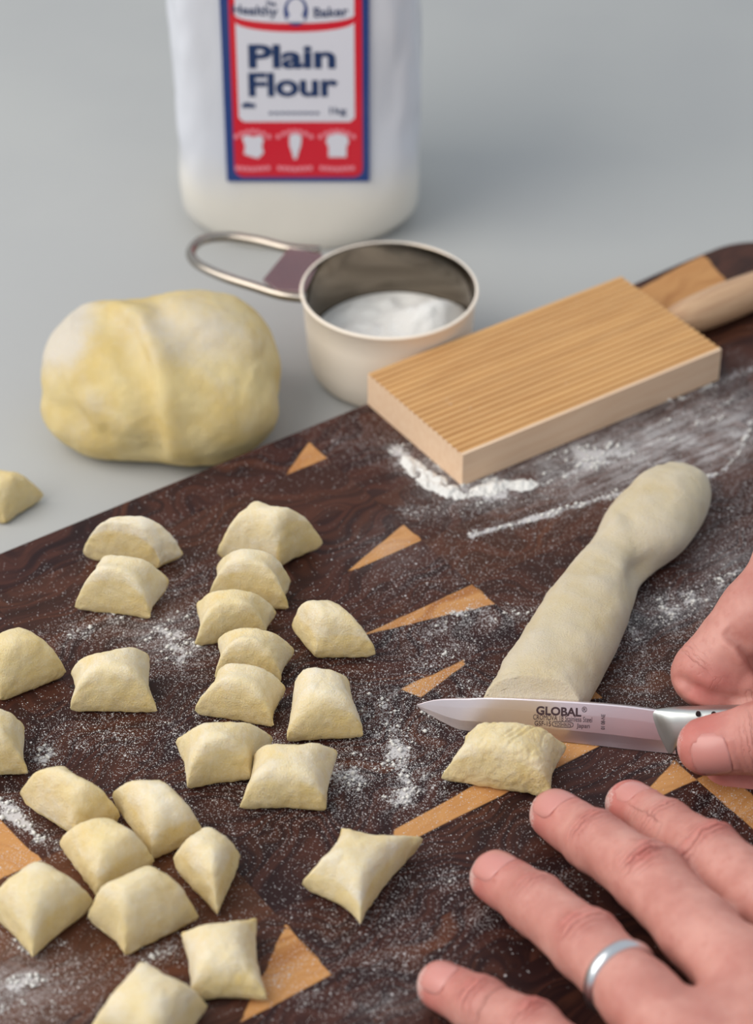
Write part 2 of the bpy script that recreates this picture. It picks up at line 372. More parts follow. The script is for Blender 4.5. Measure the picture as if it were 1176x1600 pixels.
FILM = [(880, 725, 190, 40, -14, .5), (1080, 690, 130, 60, -18, .85), (960, 690, 120, 40, -18, .5), (1130, 680, 50, 26, -20, .5), (980, 740, 120, 18, -20, .5), (700, 740, 80, 22, 20, .4), (250, 985, 70, 40, 0, .3), (1060, 950, 110, 26, -15, .35),
        (600, 860, 60, 40, 0, .16), (30, 1540, 90, 60, 0, .35), (240, 1590, 60, 30, 0, .3), (620, 1570, 60, 20, -10, .25), (1130, 870, 60, 40, 0, .3), (840, 1200, 50, 10, 0, .2)]
STREAK = [([(735, 836), (790, 822), (860, 803), (930, 782), (1000, 760)], 6, 1.05), ([(1090, 748), (1130, 736), (1160, 700), (1172, 660)], 5, .95), ([(622, 705), (650, 735), (690, 768), (735, 775)], 20, .9), ([(740, 770), (790, 756), (840, 755)], 15, .85), ([(640, 800), (700, 795), (770, 790)], 12, .6),
          ([(940, 652), (1000, 632), (1060, 625), (1120, 600), (1176, 575)], 7, .75), ([(840, 760), (900, 735), (960, 720)], 9, .8), ([(860, 715), (910, 700), (940, 700)], 12, .75), ([(1000, 700), (1080, 668), (1130, 650)], 6, .7), ([(1030, 665), (1060, 650)], 8, .7),
          ([(1030, 940), (1100, 920), (1176, 880)], 8, .75), ([(1000, 985), (1060, 965)], 8, .6), ([(1000, 1010), (1040, 1015), (1060, 1005)], 5, .6), ([(700, 960), (760, 955)], 8, .8), ([(790, 960), (830, 955)], 10, .8), ([(0, 1255), (30, 1275), (60, 1310)], 11, 1.0), ([(20, 1470), (60, 1480), (100, 1475)], 7, .8), ([(10, 1540), (60, 1525), (110, 1520)], 8, .7)]
def seg_d(x, y, pts):
    p = np.array(pts, float); d = np.full(x.shape, 1e9)
    for a, b in zip(p[:-1], p[1:]):
        e = b-a; t = np.clip(((x-a[0])*e[0]+(y-a[1])*e[1])/(e@e), 0, 1); d = np.minimum(d, np.hypot(x-a[0]-t*e[0], y-a[1]-t*e[1]))
    return d
def project(V):
    q = np.asarray(V)-O; z = q@_F; return 588+FPX*(q@_R)/z, 800-FPX*(q@_U)/z
def densities(Vw):
    x, y = project(Vw); q = Vw*1000; n = fbm(np.c_[q[:, 0]/9, q[:, 1]/9, 0*q[:, 0]], 3, 5); n2 = fbm(np.c_[q[:, 0]/3, q[:, 1]/3, 0*q[:, 0]], 2, 9)
    def blobs(L):
        r = np.zeros(len(x))
        for (cx, cy, rx, ry, an, d) in L:
            a = math.radians(an); X = (x-cx)*math.cos(a)+(y-cy)*math.sin(a); Y = -(x-cx)*math.sin(a)+(y-cy)*math.cos(a)
            g = np.exp(-1.1*((X/rx)**2+(Y/ry)**2)*(1+.5*n)); r = r+d*g*(1-r*.6)
        return r
    fl = blobs(DUST)*(1+.65*n+.3*n2); fi = blobs(FILM)*(1+.5*n)
    for pts, wd, d in STREAK: fl = np.maximum(fl, d*(1+.3*n2)*np.exp(-(seg_d(x, y, pts)/(wd*(1+.6*n)))**2))
    return np.clip(fl, 0, 1.2), np.clip(fi, 0, 1)
ROWS = [0, 20.5]+[20.5+31*i+(0.5 if i > 1 else 0) for i in range(1, 13)]+[414]
COLS = [-308, -162, -15.5, 131, 277, 386]
def edge_shift(u): return -7.5*sst(190, 345, u)
def visible_block(u0, u1, v0, v1):
    c = np.array([W(u, v) for u in np.linspace(u0, u1, 6) for v in (v0, v1)]); x, y = project(c)
    return ((x > -60) & (x < 1240) & (y > 340) & (y < 1660)).any()
BRIGHT = {(1, 5): .42, (2, 3): .06, (1, 6): .3, (2, 1): .12, (1, 0): .25, (3, 3): .2}
for ci in range(5):
    for ri in range(len(ROWS)-1):
        u0, u1, v0, v1 = COLS[ci], COLS[ci+1], ROWS[ri], ROWS[ri+1]; vis = visible_block(u0, u1, v0, v1); st = 1.3 if vis else 12
        nu = int((u1-u0)/st)+2; nv = int((v1-v0)/st)+2
        g = .025; us = np.r_[u0+g, np.linspace(u0+g+.25, u1-g-.25, nu), u1-g]; vs = np.r_[v0+g, np.linspace(v0+g+.25, v1-g-.25, nv), v1-g]
        Ug, Vg = np.meshgrid(us, vs, indexing='ij'); Zg = np.full(Ug.shape, ZB*1000)
        Zg[0] -= .08; Zg[-1] -= .08; Zg[:, 0] -= .08; Zg[:, -1] -= .08
        Zg += .05*fbm(np.stack([Ug/40, Vg/15, 0*Ug+ri*3.1+ci*7], -1), 2, 3)
        n_, m_ = Ug.shape; U1 = Ug.ravel().copy(); V1 = Vg.ravel().copy(); Z1 = Zg.ravel()
        # bottom ring: duplicate the border lower down
        bi = np.r_[np.arange(m_), (np.arange(1, n_))*m_+m_-1, (n_-1)*m_+np.arange(m_-2, -1, -1), np.arange(n_-2, 0, -1)*m_]
        U2 = np.r_[U1, U1[bi]]; V2 = np.r_[V1, V1[bi]]; Z2 = np.r_[Z1, np.full(len(bi), .3)]
        # outline of the board: bowed far edge and rounded far corner
        wgt = np.clip(1-V2/60, 0, 1); V2 = V2+edge_shift(U2)*wgt
        R = 34.; uc, vc = 386-R, R-7.5; du, dv = U2-uc, vc-V2; cor = (du > 0) & (dv > 0); rr = np.maximum(du, dv); hy = np.hypot(du, dv)+1e-9
        U2 = np.where(cor, uc+du*rr/hy, U2); V2 = np.where(cor, vc-dv*rr/hy, V2)
        k0 = len(U1); nb = len(bi)
        Q = grid_faces(n_, m_).tolist()+[[bi[i], k0+i, k0+(i+1) % nb, bi[(i+1) % nb]] for i in range(nb)]+[[k0+i for i in range(nb)]]
        Vw = np.stack([A0[0]+(UD[0]*U2+VD[0]*V2)*.001, A0[1]+(UD[1]*U2+VD[1]*V2)*.001, Z2*.001], -1)
        fl, fi = densities(Vw) if vis else (np.full(len(U2), .1), np.zeros(len(U2)))
        sap = np.max([poly_sd(U2, V2, p) for p in POLY], axis=0); sap = np.clip(sap, -20, 20)
        rnd = random.Random(ci*31+ri*7); seed = rnd.random()*9
        tone = BRIGHT.get((ci, ri), rnd.choice([0, 0, 0, .05, .1]))
        Vl = np.stack([U2*.001, -V2*.001, Z2*.001], -1)
        o = mesh('wood_block', Vl, Q, BOARD, parent=None, smooth=False, attrs={'sap': sap, 'flour': fl, 'film': fi, 'seed': np.full(len(U2), seed), 'tone': np.full(len(U2), tone)})
        o.parent = board; recalc(o)

# flour clumps and grains as real crumbs (nobody could count them)
def crumbs(pts, rad, seed):
    octa = np.array([(1, 0, 0), (-1, 0, 0), (0, 1, 0), (0, -1, 0), (0, 0, 1), (0, 0, -1)], float); f8 = np.array([(0, 2, 4), (2, 1, 4), (1, 3, 4), (3, 0, 4), (2, 0, 5), (1, 2, 5), (3, 1, 5), (0, 3, 5)])
    r = np.random.default_rng(seed); n = len(pts); jit = .7+.6*r.random((n, 6, 1)); V = pts[:, None]+octa[None]*jit*rad[:, None, None]
    return V.reshape(-1, 3), (f8[None]+6*np.arange(n)[:, None, None]).reshape(-1, 3)
cand = np.stack([rng.uniform(-20, 1200, 240000), rng.uniform(600, 1600, 240000)], -1)
d_ = ray(0, 0)*0; rays = _F[None]+_R[None]*((cand[:, :1]-588)/FPX)+_U[None]*((800-cand[:, 1:])/FPX); cw = O+rays*((CAMZ-ZB)/-rays[:, 2:3])
q = cw-A0; inb = (q@VD > .001) & (q@UD < .37); cw = cw[inb]; fl, fi = densities(cw); keep = rng.random(len(cw)) < np.clip(fl**2.2, 0, 1)*.26; cw = cw[keep]; flk = fl[keep]
rad = .00014+.00034*rng.random(len(cw))**3*(.4+flk)+.0007*(flk > .62)*rng.random(len(cw))**3; cw[:, 2] = ZB+rad*.5
V, Fc = crumbs(cw, rad, 3)
mesh('flour_dust', V, Fc, FLOUR, base=tuple(W(100, 100)), label='white flour grains scattered over the dark cutting board', cat='flour', kind='stuff')
def heap(pts, wpx, hmm, n=60, seed=1, name='flour_heap', label=''):
    """a low ridge of loose flour along a line on the board"""
    path = spline([P(x, y) for x, y in pts], n); T = np.gradient(path, axis=0); T /= np.linalg.norm(T, axis=1)[:, None]; S = np.cross(T, (0, 0, 1))
    s = np.linspace(-1, 1, 19); L = np.linspace(-1, 1, n); env = np.sqrt(np.clip(1-L**2, 0, 1))**.8
    V = []
    for i in range(n):
        for k in s:
            p = path[i]+S[i]*k*wpx*.001*env[i]*(1+.35*vnoise(np.array([i/5., k*2, seed]), seed)); q2 = np.array([p[0]*1000, p[1]*1000, seed+.5]); z = hmm*.001*env[i]*((1-k*k)*(.8+.8*vnoise(q2/2.6, seed+1)+.5*vnoise(q2/1.1, seed+2))-.22)
            V.append((p[0], p[1], ZB-.00012+max(z, 0)))
    o = mesh(name, V, grid_faces(n, 19), FLOUR, base=tuple(path[n//2]), label=label, cat='flour', kind='stuff'); recalc(o); return o
heap([(630, 712), (655, 738), (692, 764), (728, 778)], 5.6, 2.0, n=90, seed=4, label='loose white flour heaped beside near left end of the ridged wooden paddle')
heap([(732, 774), (775, 762), (842, 756)], 4.6, 2.0, n=90, seed=8, label='loose white flour heaped under the near corner of the ridged paddle')

# ------------------------------------------------------------------ gnocchi
def gnocco(cs, H, label, seed, cut='v', conc=(.14, .12), base=ZB, pk=(0, 0), pw=(2.3, .56, 8, .40), mat=None, wr=0., name='gnocco', group='cut potato gnocchi on the cutting board', cat='gnocco', fl=0.):
    """cs: four corners (photograph x, y, lift mm) front-left, front-right, back-right, back-left"""
    H = H*1.12+.6; c = [P(x, y, base+l*.001) for x, y, l in cs]; c = np.array(c); c[:, :2] += (c[:, :2]-c.mean(0)[:2])*(.11 if cut == 'n' else .07); lift = np.array([l for *_, l in cs], float)
    N = 120 if wr > .7 else 50; t = np.linspace(-1, 1, N); s = np.sin(t*math.pi/2)*.92+t*.08; U_, V_ = np.meshgrid(s, s, indexing='ij')
    cu, cv = conc[0]*1.1, conc[1]*1.1; rc_ = 1-.045*(np.abs(U_*V_))**5
    u = U_*(1-cu*(1-V_**2))*rc_; v = V_*(1-cv*(1-U_**2))*rc_
    w4 = [(1-u)*(1-v)/4, (1+u)*(1-v)/4, (1+u)*(1+v)/4, (1-u)*(1+v)/4]
    xy = sum(w4[i][..., None]*c[i][:2] for i in range(4)); lf = sum(w4[i]*lift[i] for i in range(4))*(np.abs(U_)*np.abs(V_))**1.3
    a, b = (U_, V_) if cut == 'v' else (V_, U_)
    if cut == 'n': pa = pb = (3., .55); f = (1-np.abs(U_)**3.4)**.5*(1-np.abs(V_)**3.4)**.5
    else: f = (1-np.abs(a)**pw[0])**pw[1]*(1-np.abs(b)**pw[2])**pw[3]
    pe = (2.3, 2.3) if cut == 'n' else (2.2, 4.5)
    f = .8*f+.2*np.clip(1-np.abs(a)**pe[0]-np.abs(b)**pe[1], 0, 1)**.62
    f = f+.06*vnoise(np.stack([U_*1.6+seed, V_*1.6, 0*U_], -1), seed)*f
    sk = 1+pk[0]*U_+pk[1]*V_; h = (H-2.2)*f*sk
    mx = np.maximum(np.abs(U_), np.abs(V_)); rd = np.sqrt(np.clip(1-mx**9, 0, 1)); zm = 2.3+lf*.95
    top = zm+(h+2.6)*1.0*np.where(h > -1, 1, 1)*rd; top = np.where(mx >= 1, zm, top); bot = zm*(1-rd)
    V = []; cen = c.mean(0)
    Pt = np.concatenate([xy, (top*.001+base)[..., None]], -1); Pb = np.concatenate([xy, (bot*.001+base)[..., None]], -1)
    # slightly inset underside so the cut faces lean in
    Pb[..., :2] = Pb[..., :2]+(cen[:2]-Pb[..., :2])*.04
    q = Pt*1000; nn = fbm(q/7., 3, seed); n2 = fbm(q/2.2, 2, seed+50); inner = (1-mx**8)
    amp = (.9*nn+.22*n2)*(.35+.65*inner)
    dirc = Pt-np.array([cen[0], cen[1], base+.004]); dirc /= np.linalg.norm(dirc, axis=-1)[..., None]
    Pt = Pt+dirc*(amp*.001)[..., None]
    if wr:   # wrinkles running back to front over the top
        rr0 = random.Random(seed); q_ = 0*U_
        for k_ in range(12 if wr > .7 else 6):
            u0 = rr0.uniform(-.75, .8); v0, v1 = sorted((rr0.uniform(-.9, .9), rr0.uniform(-.95, .95))); v1 = max(v1, v0+.5); ph = rr0.uniform(0, 6)
            ln = u0+.10*np.sin(V_*2.2+ph)+.12*V_; q_ = np.maximum(q_, np.exp(-((U_-ln)/rr0.uniform(.018, .045))**2)*sst(v0-.15, v0+.15, V_)*sst(v1+.15, v1-.15, V_)*rr0.uniform(.5, 1))
    # one ring shared
    n2_ = N*N; Vt = Pt.reshape(-1, 3); Vb = Pb.reshape(-1, 3); Vb[:, 2] = np.maximum(Vb[:, 2], base)
    Fq = grid_faces(N, N).tolist()
    brd = np.zeros((N, N), bool); brd[0] = brd[-1] = brd[:, 0] = brd[:, -1] = True; idm = np.arange(n2_).reshape(N, N); bmap = np.where(brd, idm, idm+n2_).ravel()
    Fb = bmap[grid_faces(N, N, flip=True)].tolist()
    VV = np.vstack([Vt, Vb])
    FA = np.array(Fq+Fb); E_ = np.vstack([FA[:, [0, 1]], FA[:, [1, 2]], FA[:, [2, 3]], FA[:, [3, 0]]]); E_ = np.vstack([E_, E_[:, ::-1]]); dg_ = np.bincount(E_[:, 0], minlength=len(VV)).astype(float); dg_[dg_ == 0] = 1
    for it in range(int(26*(N/50.)**1.6)):
        avg = np.stack([np.bincount(E_[:, 0], VV[E_[:, 1], c_], minlength=len(VV)) for c_ in range(3)], -1)/dg_[:, None]; VV = np.where(np.bincount(E_[:, 0], minlength=len(VV))[:, None] > 0, VV+.62*(avg-VV), VV)
    Nn = vnormals(VV, FA); gq = VV*1000
    VV = VV+Nn*((.20*fbm(gq/1.7, 2, seed+3)+.22*fbm(gq/4.2, 1, seed+4))*.001)[:, None]
    if wr: VV[:n2_, 2] -= (wr*.0008*q_*inner).ravel()
    VV[:, 2] = np.maximum(VV[:, 2], base)
    cf = sst(.80, .93, np.abs(b)) if cut != 'n' else sst(.85, .97, mx)
    flour = np.clip(Nn[:n2_, 2], 0, 1)**.8*.9+.17+.35*nn.ravel()*.4-1.0*cf.ravel()*(1-np.clip(Nn[:n2_, 2], 0, 1)*.6)+fl
    flour = np.clip(np.r_[flour, np.full(n2_, 0.)], 0, 1)
    o = mesh(name, VV, Fq+Fb, mat or DOUGH, base=(cen[0], cen[1], base), attrs={'flour': flour}, label=label, cat=cat, group=group)
    o.data.validate(); recalc(o)
    bm_clean(o)
    return o
def bm_clean(o):
    import bmesh
    bm = bmesh.new(); bm.from_mesh(o.data); lv = [v for v in bm.verts if not v.link_faces]; bmesh.ops.delete(bm, geom=lv, context='VERTS'); bm.to_mesh(o.data); bm.free()
G = [
 ([(130, 872, 1), (250, 893, 0), (287, 874, 1), (152, 838, 7)], 15, 'gnocco at the far left with the whitest flour cap, behind a second one touching it', {'fl': .25, 'conc': (.1, .05)}),
 ([(117, 957, 0), (236, 973, 0), (264, 915, 5), (150, 898, 6)], 15, 'gnocco with a wide yellow cut front, touching the white-capped one behind it', {'fl': .05}),
 ([(338, 872, 2), (437, 893, 0), (505, 856, 2), (392, 812, 7)], 17, 'farthest gnocco of the curved middle row, its cut end facing right', {'cut': 'u', 'fl': .05}),
 ([(325, 940, 1), (452, 958, 0), (456, 912, 5), (338, 893, 6)], 15, 'second gnocco from the far end of the curved middle row, with a pointed right corner', {'conc': (.16, .1)}),
 ([(306, 1015, 0), (418, 1000, 0), (432, 966, 3), (305, 948, 6)], 13, 'third gnocco from the far end of the curved middle row', {}),
 ([(335, 1066, 0), (440, 1072, 0), (461, 1022, 4), (340, 1008, 6)], 13, 'fourth gnocco from the far end of the curved middle row', {}),
 ([(303, 1118, 1), (430, 1143, 0), (447, 1082, 4), (335, 1070, 5)], 13, 'fifth gnocco from the far end of the curved row, beside the upright cushion-shaped one', {}),
 ([(294, 1240, 0), (392, 1224, 0), (427, 1162, 4), (272, 1162, 6)], 14, 'gnocco with a torn pointed left corner near the front of the curved middle row', {'conc': (.12, .16)}),
 ([(375, 1270, 0), (510, 1273, 0), (526, 1180, 7), (396, 1188, 5)], 12, 'frontmost gnocco of the curved middle row, a pillow with four corners and a cut front', {'fl': .05, 'conc': (.1, .1)}),
 ([(447, 1166, 0), (568, 1158, 0), (545, 1072, 7), (462, 1070, 7)], 14, 'tall squarish gnocco with cracked top, right of the curved middle row', {'conc': (.03, .06), 'wr': .5, 'fl': .12}),
 ([(493, 1030, 0), (584, 1030, 0), (516, 960, 7), (458, 985, 2)], 14, 'lone smooth wedge-shaped gnocco pointing right, upper right of the middle row', {'cut': 'n', 'conc': (.0, -.02), 'fl': .12}),
 ([(110, 1117, 0), (247, 1120, 0), (233, 1030, 8), (112, 1058, 6)], 14, 'lone gnocco with raised right back corner, between the left edge and the curved row', {'conc': (.13, .08), 'fl': .05}),
 ([(3, 1100, 0), (102, 1058, 1), (50, 1010, 7), (-55, 1052, 3)], 16, 'upper gnocco of the two cut off by the left edge of the picture', {'cut': 'n', 'conc': (.03, .03), 'fl': -.1}),
 ([(-80, 1225, 0), (46, 1216, 0), (40, 1140, 7), (-70, 1140, 5)], 15, 'lower gnocco of the two cut off by the left edge of the picture', {}),
 ([(31, 1245, 5), (120, 1315, 0), (189, 1282, 3), (105, 1228, 6)], 15, 'leftmost gnocco at the back of the front left cluster', {'cut': 'u', 'conc': (.04, .08), 'fl': -.05}),
 ([(178, 1250, 5), (238, 1350, 0), (315, 1308, 2), (262, 1243, 7)], 15, 'gnocco at the back right of the front left cluster, with a small pit on top', {'cut': 'n', 'conc': (.03, .08), 'fl': .08}),
 ([(96, 1325, 3), (152, 1408, 0), (240, 1352, 2), (178, 1304, 5)], 14, 'middle gnocco of the front left cluster, touching four others', {'cut': 'n', 'conc': (.03, .05)}),
 ([(-18, 1425, 2), (52, 1502, 0), (145, 1418, 2), (62, 1372, 6)], 15, 'pillow-shaped gnocco low at the left edge, left of the cluster', {'cut': 'n', 'conc': (.08, .08)}),
 ([(136, 1440, 3), (195, 1503, 0), (312, 1440, 1), (242, 1382, 6)], 18, 'largest gnocco of the front left cluster, at its front with a creased cut end', {'cut': 'v', 'conc': (.08, .14)}),
 ([(272, 1345, 6), (340, 1436, 0), (374, 1345, 3), (322, 1318, 6)], 13, 'small pointed gnocco at the right end of the front left cluster', {'cut': 'n', 'conc': (.03, .05), 'fl': .06}),
 ([(140, 1625, 0), (255, 1690, 0), (322, 1580, 2), (222, 1515, 8)], 15, 'gnocco cut off by the bottom edge of the picture', {'cut': 'n', 'conc': (.1, .1)}),
 ([(296, 1568, 1), (418, 1572, 0), (402, 1440, 5), (283, 1466, 5)], 11, 'square gnocco with four horns left of the large pale wood triangle', {'conc': (.14, .13), 'fl': .1, 'pw': (2.6, .6, 3., .55)}),
 ([(474, 1386, 4), (562, 1452, 0), (660, 1316, 5), (532, 1302, 8)], 12, 'lone star-shaped gnocco in the open front centre of the board', {'cut': 'n', 'conc': (.2, .2), 'fl': .12}),
]
for i, (cs, H, lab, kw) in enumerate(G): gnocco(cs, H, lab, 11+i*5, **kw)
gnocco([(-75, 812, 0), (8, 822, 0), (66, 782, 1), (-20, 752, 7)], 13, 'raw dough scrap on the pale worktop at the left edge of the picture', 99, base=0., cut='n', conc=(.05, .1), group=None, name='dough_scrap', cat='dough', fl=-.2)

# ------------------------------------------------------------------ knife plane
KE = B(1055, 1178, .6); KD = nz(P(1055, 1178)-P(735, 1141)); LEAN = math.radians(27)
KH = nz(np.cross(KD, (0, 0, 1)))                       # horizontal, across the blade
if KH[1] > 0: KH = -KH                                 # towards the camera
KUP = nz(np.array([0, 0, 1])*math.cos(LEAN)-KH*math.sin(LEAN)); KN = nz(np.cross(KD, KUP))
if KN[1] > 0: KN = -KN
# the piece just cut, in front of the blade
g24 = gnocco([(688, 1224, 0), (862, 1254, 0), (884, 1176, 2), (726, 1160, 4)], 14, 'wrinkled gnocco just being cut off the dough roll, in front of the knife blade', 333, conc=(.13, .08), wr=.9, fl=.0, pw=(2.8, .55, 5, .5))

# ------------------------------------------------------------------ dough roll
sec = [  # centre x, y (photograph), half width mm, height mm
 (812, 1142, 16.2, 18.5), (828, 1110, 16.2, 19), (845, 1080, 16.1, 19.5), (875, 1028, 16.0, 19.5), (905, 972, 15.6, 19), (931, 926, 14.0, 18), (953, 892, 12.4, 16.5), (978, 862, 13.4, 16.5), (1003, 832, 15.4, 18.5), (1028, 802, 15.6, 20), (1046, 782, 14.6, 20), (1060, 768, 12.6, 19), (1072, 756, 9.2, 15), (1078, 750, 5, 9), (1080, 748, .6, 2)]
S_ = spline(np.array(sec, float), 150); n = len(S_); mseg = 56
cent = np.array([P(x, y, ZB+h*.0004) for x, y, w_, h in S_]); cent[:, 2] = ZB; T = np.gradient(cent, axis=0); T[:, 2] = 0; T /= np.linalg.norm(T, axis=1)[:, None]; Sd = np.cross(T, (0, 0, 1))
a = np.linspace(0, 2*math.pi, mseg, endpoint=False); ca, sa = np.cos(a), np.sin(a)
cx_ = np.sign(ca)*np.abs(ca)**.85; zz = np.where(sa > 0, np.abs(sa)**.9, -np.abs(sa)**.55)
V = cent[:, None]+Sd[:, None]*(cx_[None, :, None]*S_[:, 2][:, None, None]*.001)
V[..., 2] = ZB+(.36+.64*np.where(zz > 0, zz, 0)+.36*np.where(zz < 0, zz, 0))[None]*S_[:, 3][:, None]*.001
nn = fbm(V*1000/11., 3, 5); n2 = fbm(V*1000/2.5, 2, 8); off = (V-(cent[:, None]+np.array([0, 0, .008]))); off /= np.linalg.norm(off, axis=-1)[..., None]+1e-9
V = V+off*((.8*nn+.14*n2)*.001*np.clip(zz+.6, 0, 1)[None])[..., None]
# pinched dent on the right flank behind the head, small cracks near the cut
px, py = project(V.reshape(-1, 3)); px = px.reshape(V.shape[:2]); py = py.reshape(V.shape[:2])
g = np.exp(-(((px-1006)/24)**2+((py-892)/36)**2))*np.clip(zz+.75, 0, 1)[None]; V = V-off*(g*.0044)[..., None]
g = np.exp(-(((px-1062)/30)**2+((py-850)/26)**2))*np.clip(zz+.6, 0, 1)[None]; V = V+off*(g*.0018)[..., None]
g = np.exp(-(((px-962)/16)**2+((py-806)/18)**2)); V = V+off*(g*.0012)[..., None]
g = np.exp(-(((px-935)/16)**2+((py-835)/20)**2)); V = V-off*(g*.0003)[..., None]
g = np.exp(-(((px-983)/12)**2+((py-812)/9)**2)); V = V-off*(g*.0009)[..., None]
ck = vnoise(V*1000/np.array([3.2, 7, 9.]), 21); g = np.exp(-(ck/.06)**2)*sst(960, 1060, py)*np.clip(zz, 0, 1)[None]; V = V-off*(g*.0007)[..., None]
ck = vnoise(V*1000/np.array([16, 9, 19.]), 27); g = np.exp(-(ck/.03)**2)*np.clip(zz, 0, 1)[None]; V = V-off*(g*.0003)[..., None]
dk = (V-KE)@KN+.0; V = V-np.where((dk > -.0011)[..., None], (dk+.0011)[..., None]*nz(KN-KD*0), 0)      # stops at the back of the blade
V[..., 2] = np.maximum(V[..., 2], ZB)
Vr, Fr = loft(V); N_ = vnormals(Vr, grid_faces(n, mseg, True))
flo = np.clip(.62+.3*N_[:, 2]*np.sign(1)+.2*nn.ravel(), 0, 1)
rope = mesh('dough_roll', Vr, Fr, ROPE, base=tuple(cent[n//2]), attrs={'flour': flo}, label='long floured roll of potato dough lying behind the knife blade', cat='dough'); recalc(rope)

# ------------------------------------------------------------------ dough ball
fb = Field((-.145, .79, -.002), (-.03, .93, .066), .0011)
bc = P(250, 600, .024)
def bp(x, y, z): return P(x, y, z*.001)
fb.ell(bp(262, 588, 25), (.0435, .0385, .0265), .004, rot=.1)
fb.ell(bp(300, 560, 29), (.033, .030, .0255), .004, rot=.4, tilt=.12)
fb.ell(bp(345, 590, 24), (.0225, .028, .0235), .006)
fb.ell(bp(150, 570, 28), (.0210, .027, .0215), .006, rot=-.3)
fb.ell(bp(205, 560, 33), (.0250, .027, .0185), .007, rot=.3, tilt=-.2)
fb.ell(bp(165, 640, 17), (.026, .019, .0165), .002, rot=-.25)
fb.ell(bp(330, 645, 20), (.0270, .0200, .0205), .003, rot=.35)
fb.ell(bp(215, 655, 14), (.034, .0190, .0150), .005, rot=.0)
fb.ell(bp(258, 520, 44), (.026, .017, .0090), .007, rot=.1, tilt=.1)
fb.cones([bp(150, 500, 43), bp(208, 512, 49), bp(248, 560, 44), bp(268, 620, 33), bp(275, 680, 16)], [.006, .007, .0085, .0090, .0085], .007)
fb.cones([bp(128, 640, 20), bp(155, 625, 30), bp(190, 640, 26)], [.004, .006, .004], .003)
V, Q = fb.nets(); Nn = vnormals(V, Q); V = V+Nn*((.9*fbm(V*1000/16, 3, 2)+.12*fbm(V*1000/2.5, 2, 3))*.001)[:, None]; V[:, 2] = np.maximum(V[:, 2], 0)
def fold(V, Nn, pts, d0, wd, depth, up=0., side=-1):
    x, y = project(V); p = np.array(pts, float); bd = np.full(len(V), 1e9); sg = np.zeros(len(V)); tt = np.zeros(len(V)); n = len(p)-1
    for i_ in range(n):
        e = p[i_+1]-p[i_]; t = np.clip(((x-p[i_][0])*e[0]+(y-p[i_][1])*e[1])/(e@e), 0, 1); dx = x-p[i_][0]-t*e[0]; dy = y-p[i_][1]-t*e[1]; d = np.hypot(dx, dy)
        c = np.sign(e[0]*dy-e[1]*dx); b = d < bd; bd = np.where(b, d, bd); sg = np.where(b, c, sg); tt = np.where(b, (i_+t)/n, tt)
    front = np.clip((Nn@(-_F))*2, 0, 1); env = np.sqrt(np.clip(4*tt*(1-tt), 0, 1)); s_ = bd*sg*-side
    g_ = np.exp(-((s_-d0)/wd)**2)*(s_ > d0)+np.exp(-((s_-d0)/(wd*.35))**2)*(s_ <= d0)
    return V-Nn*(g_*env*front*depth)[:, None]+Nn*(np.exp(-((s_+wd*.5)/(wd*.7))**2)*env*front*up)[:, None]
for k_ in (([(110, 480), (165, 478), (205, 508), (228, 565), (240, 625), (250, 680), (258, 726)], 4, 34, .0040, .0022), ([(80, 560), (110, 620), (150, 680)], 2, 24, .0010, .0008),
           ([(225, 448), (270, 500), (340, 545), (400, 570)], 4, 46, .0022, .0014)):
    V = fold(V, Nn, *k_); Nn = vnormals(V, Q)
V[:, 2] = np.maximum(V[:, 2], 0)
px, py = project(V); lit_left = sst(175, 95, px)*sst(620, 520, py)*1.2; pat = np.exp(-(((px-300)/95)**2+((py-520)/55)**2))*.75+.55*np.exp(-(((px-150)/28)**2+((py-628)/24)**2))+.35*np.exp(-(((px-160)/60)**2+((py-670)/25)**2))  # left-side highlight painted white, added to the real flour patches
mesh('dough_ball', V, Q, BALL, base=(bc[0], bc[1], 0), attrs={'flour': np.clip(lit_left+pat*np.clip(Nn[:, 2]+.4, 0, 1)+.18*fbm(V*1000/12, 2, 6), 0, 1)}, label='large lumpy ball of yellow potato dough resting on the pale worktop', cat='dough')

# ------------------------------------------------------------------ ridged gnocchi paddle
zt = ZB+.0150
A_, B_, C_, D_ = [P(*q_, zt) for q_ in [(573, 585), (968, 430), (1129, 546), (724, 708)]]
L = (np.linalg.norm(B_-A_)+np.linalg.norm(C_-D_))/2; Wd = (np.linalg.norm(A_-D_)+np.linalg.norm(B_-C_))/2
ex = nz((B_-A_)+(C_-D_)); ey = np.array([-ex[1], ex[0], 0]); ctr = (A_+B_+C_+D_)/4
pad = thing('gnocchi_paddle', (ctr[0], ctr[1], ZB), 'ridged beech gnocchi paddle lying on the far right of the cutting board', 'paddle', rz=math.atan2(ex[1], ex[0]))
def local(name, V, Fc, mat, par, **k):
    me_o = mesh(name, V, Fc, mat, parent=None, **k); me_o.parent = par; return me_o
T_ = .0150; ng = 20; ys = []; zs = []
for i in range(ng):       # rounded ridges with narrow grooves
    y0 = -Wd/2+Wd*i/ng; w_ = Wd/ng
    for f_, z_ in [(0, -.0013), (.14, -.0003), (.35, 0), (.65, 0), (.86, -.0003)]:
        ys.append(y0+f_*w_); zs.append(T_+z_)
ys.append(Wd/2); zs.append(T_-.0013); ys = np.array(ys); zs = np.array(zs); zs[0] = T_-.0003; zs[-1] = T_-.0003
xs = np.array([-L/2, L/2])
ring = lambda x: np.array([(x, y, z) for y, z in zip(ys, zs)]+[(x, Wd/2, T_-.0016), (x, Wd/2, .0), (x, -Wd/2, 0), (x, -Wd/2, T_-.0016)])
Ra, Rb = ring(-L/2), ring(L/2); m_ = len(Ra); V = np.vstack([Ra, Rb]); Fc = [[i, (i+1) % m_, m_+(i+1) % m_, m_+i] for i in range(m_)]+[list(range(m_)), list(range(m_, 2*m_))]
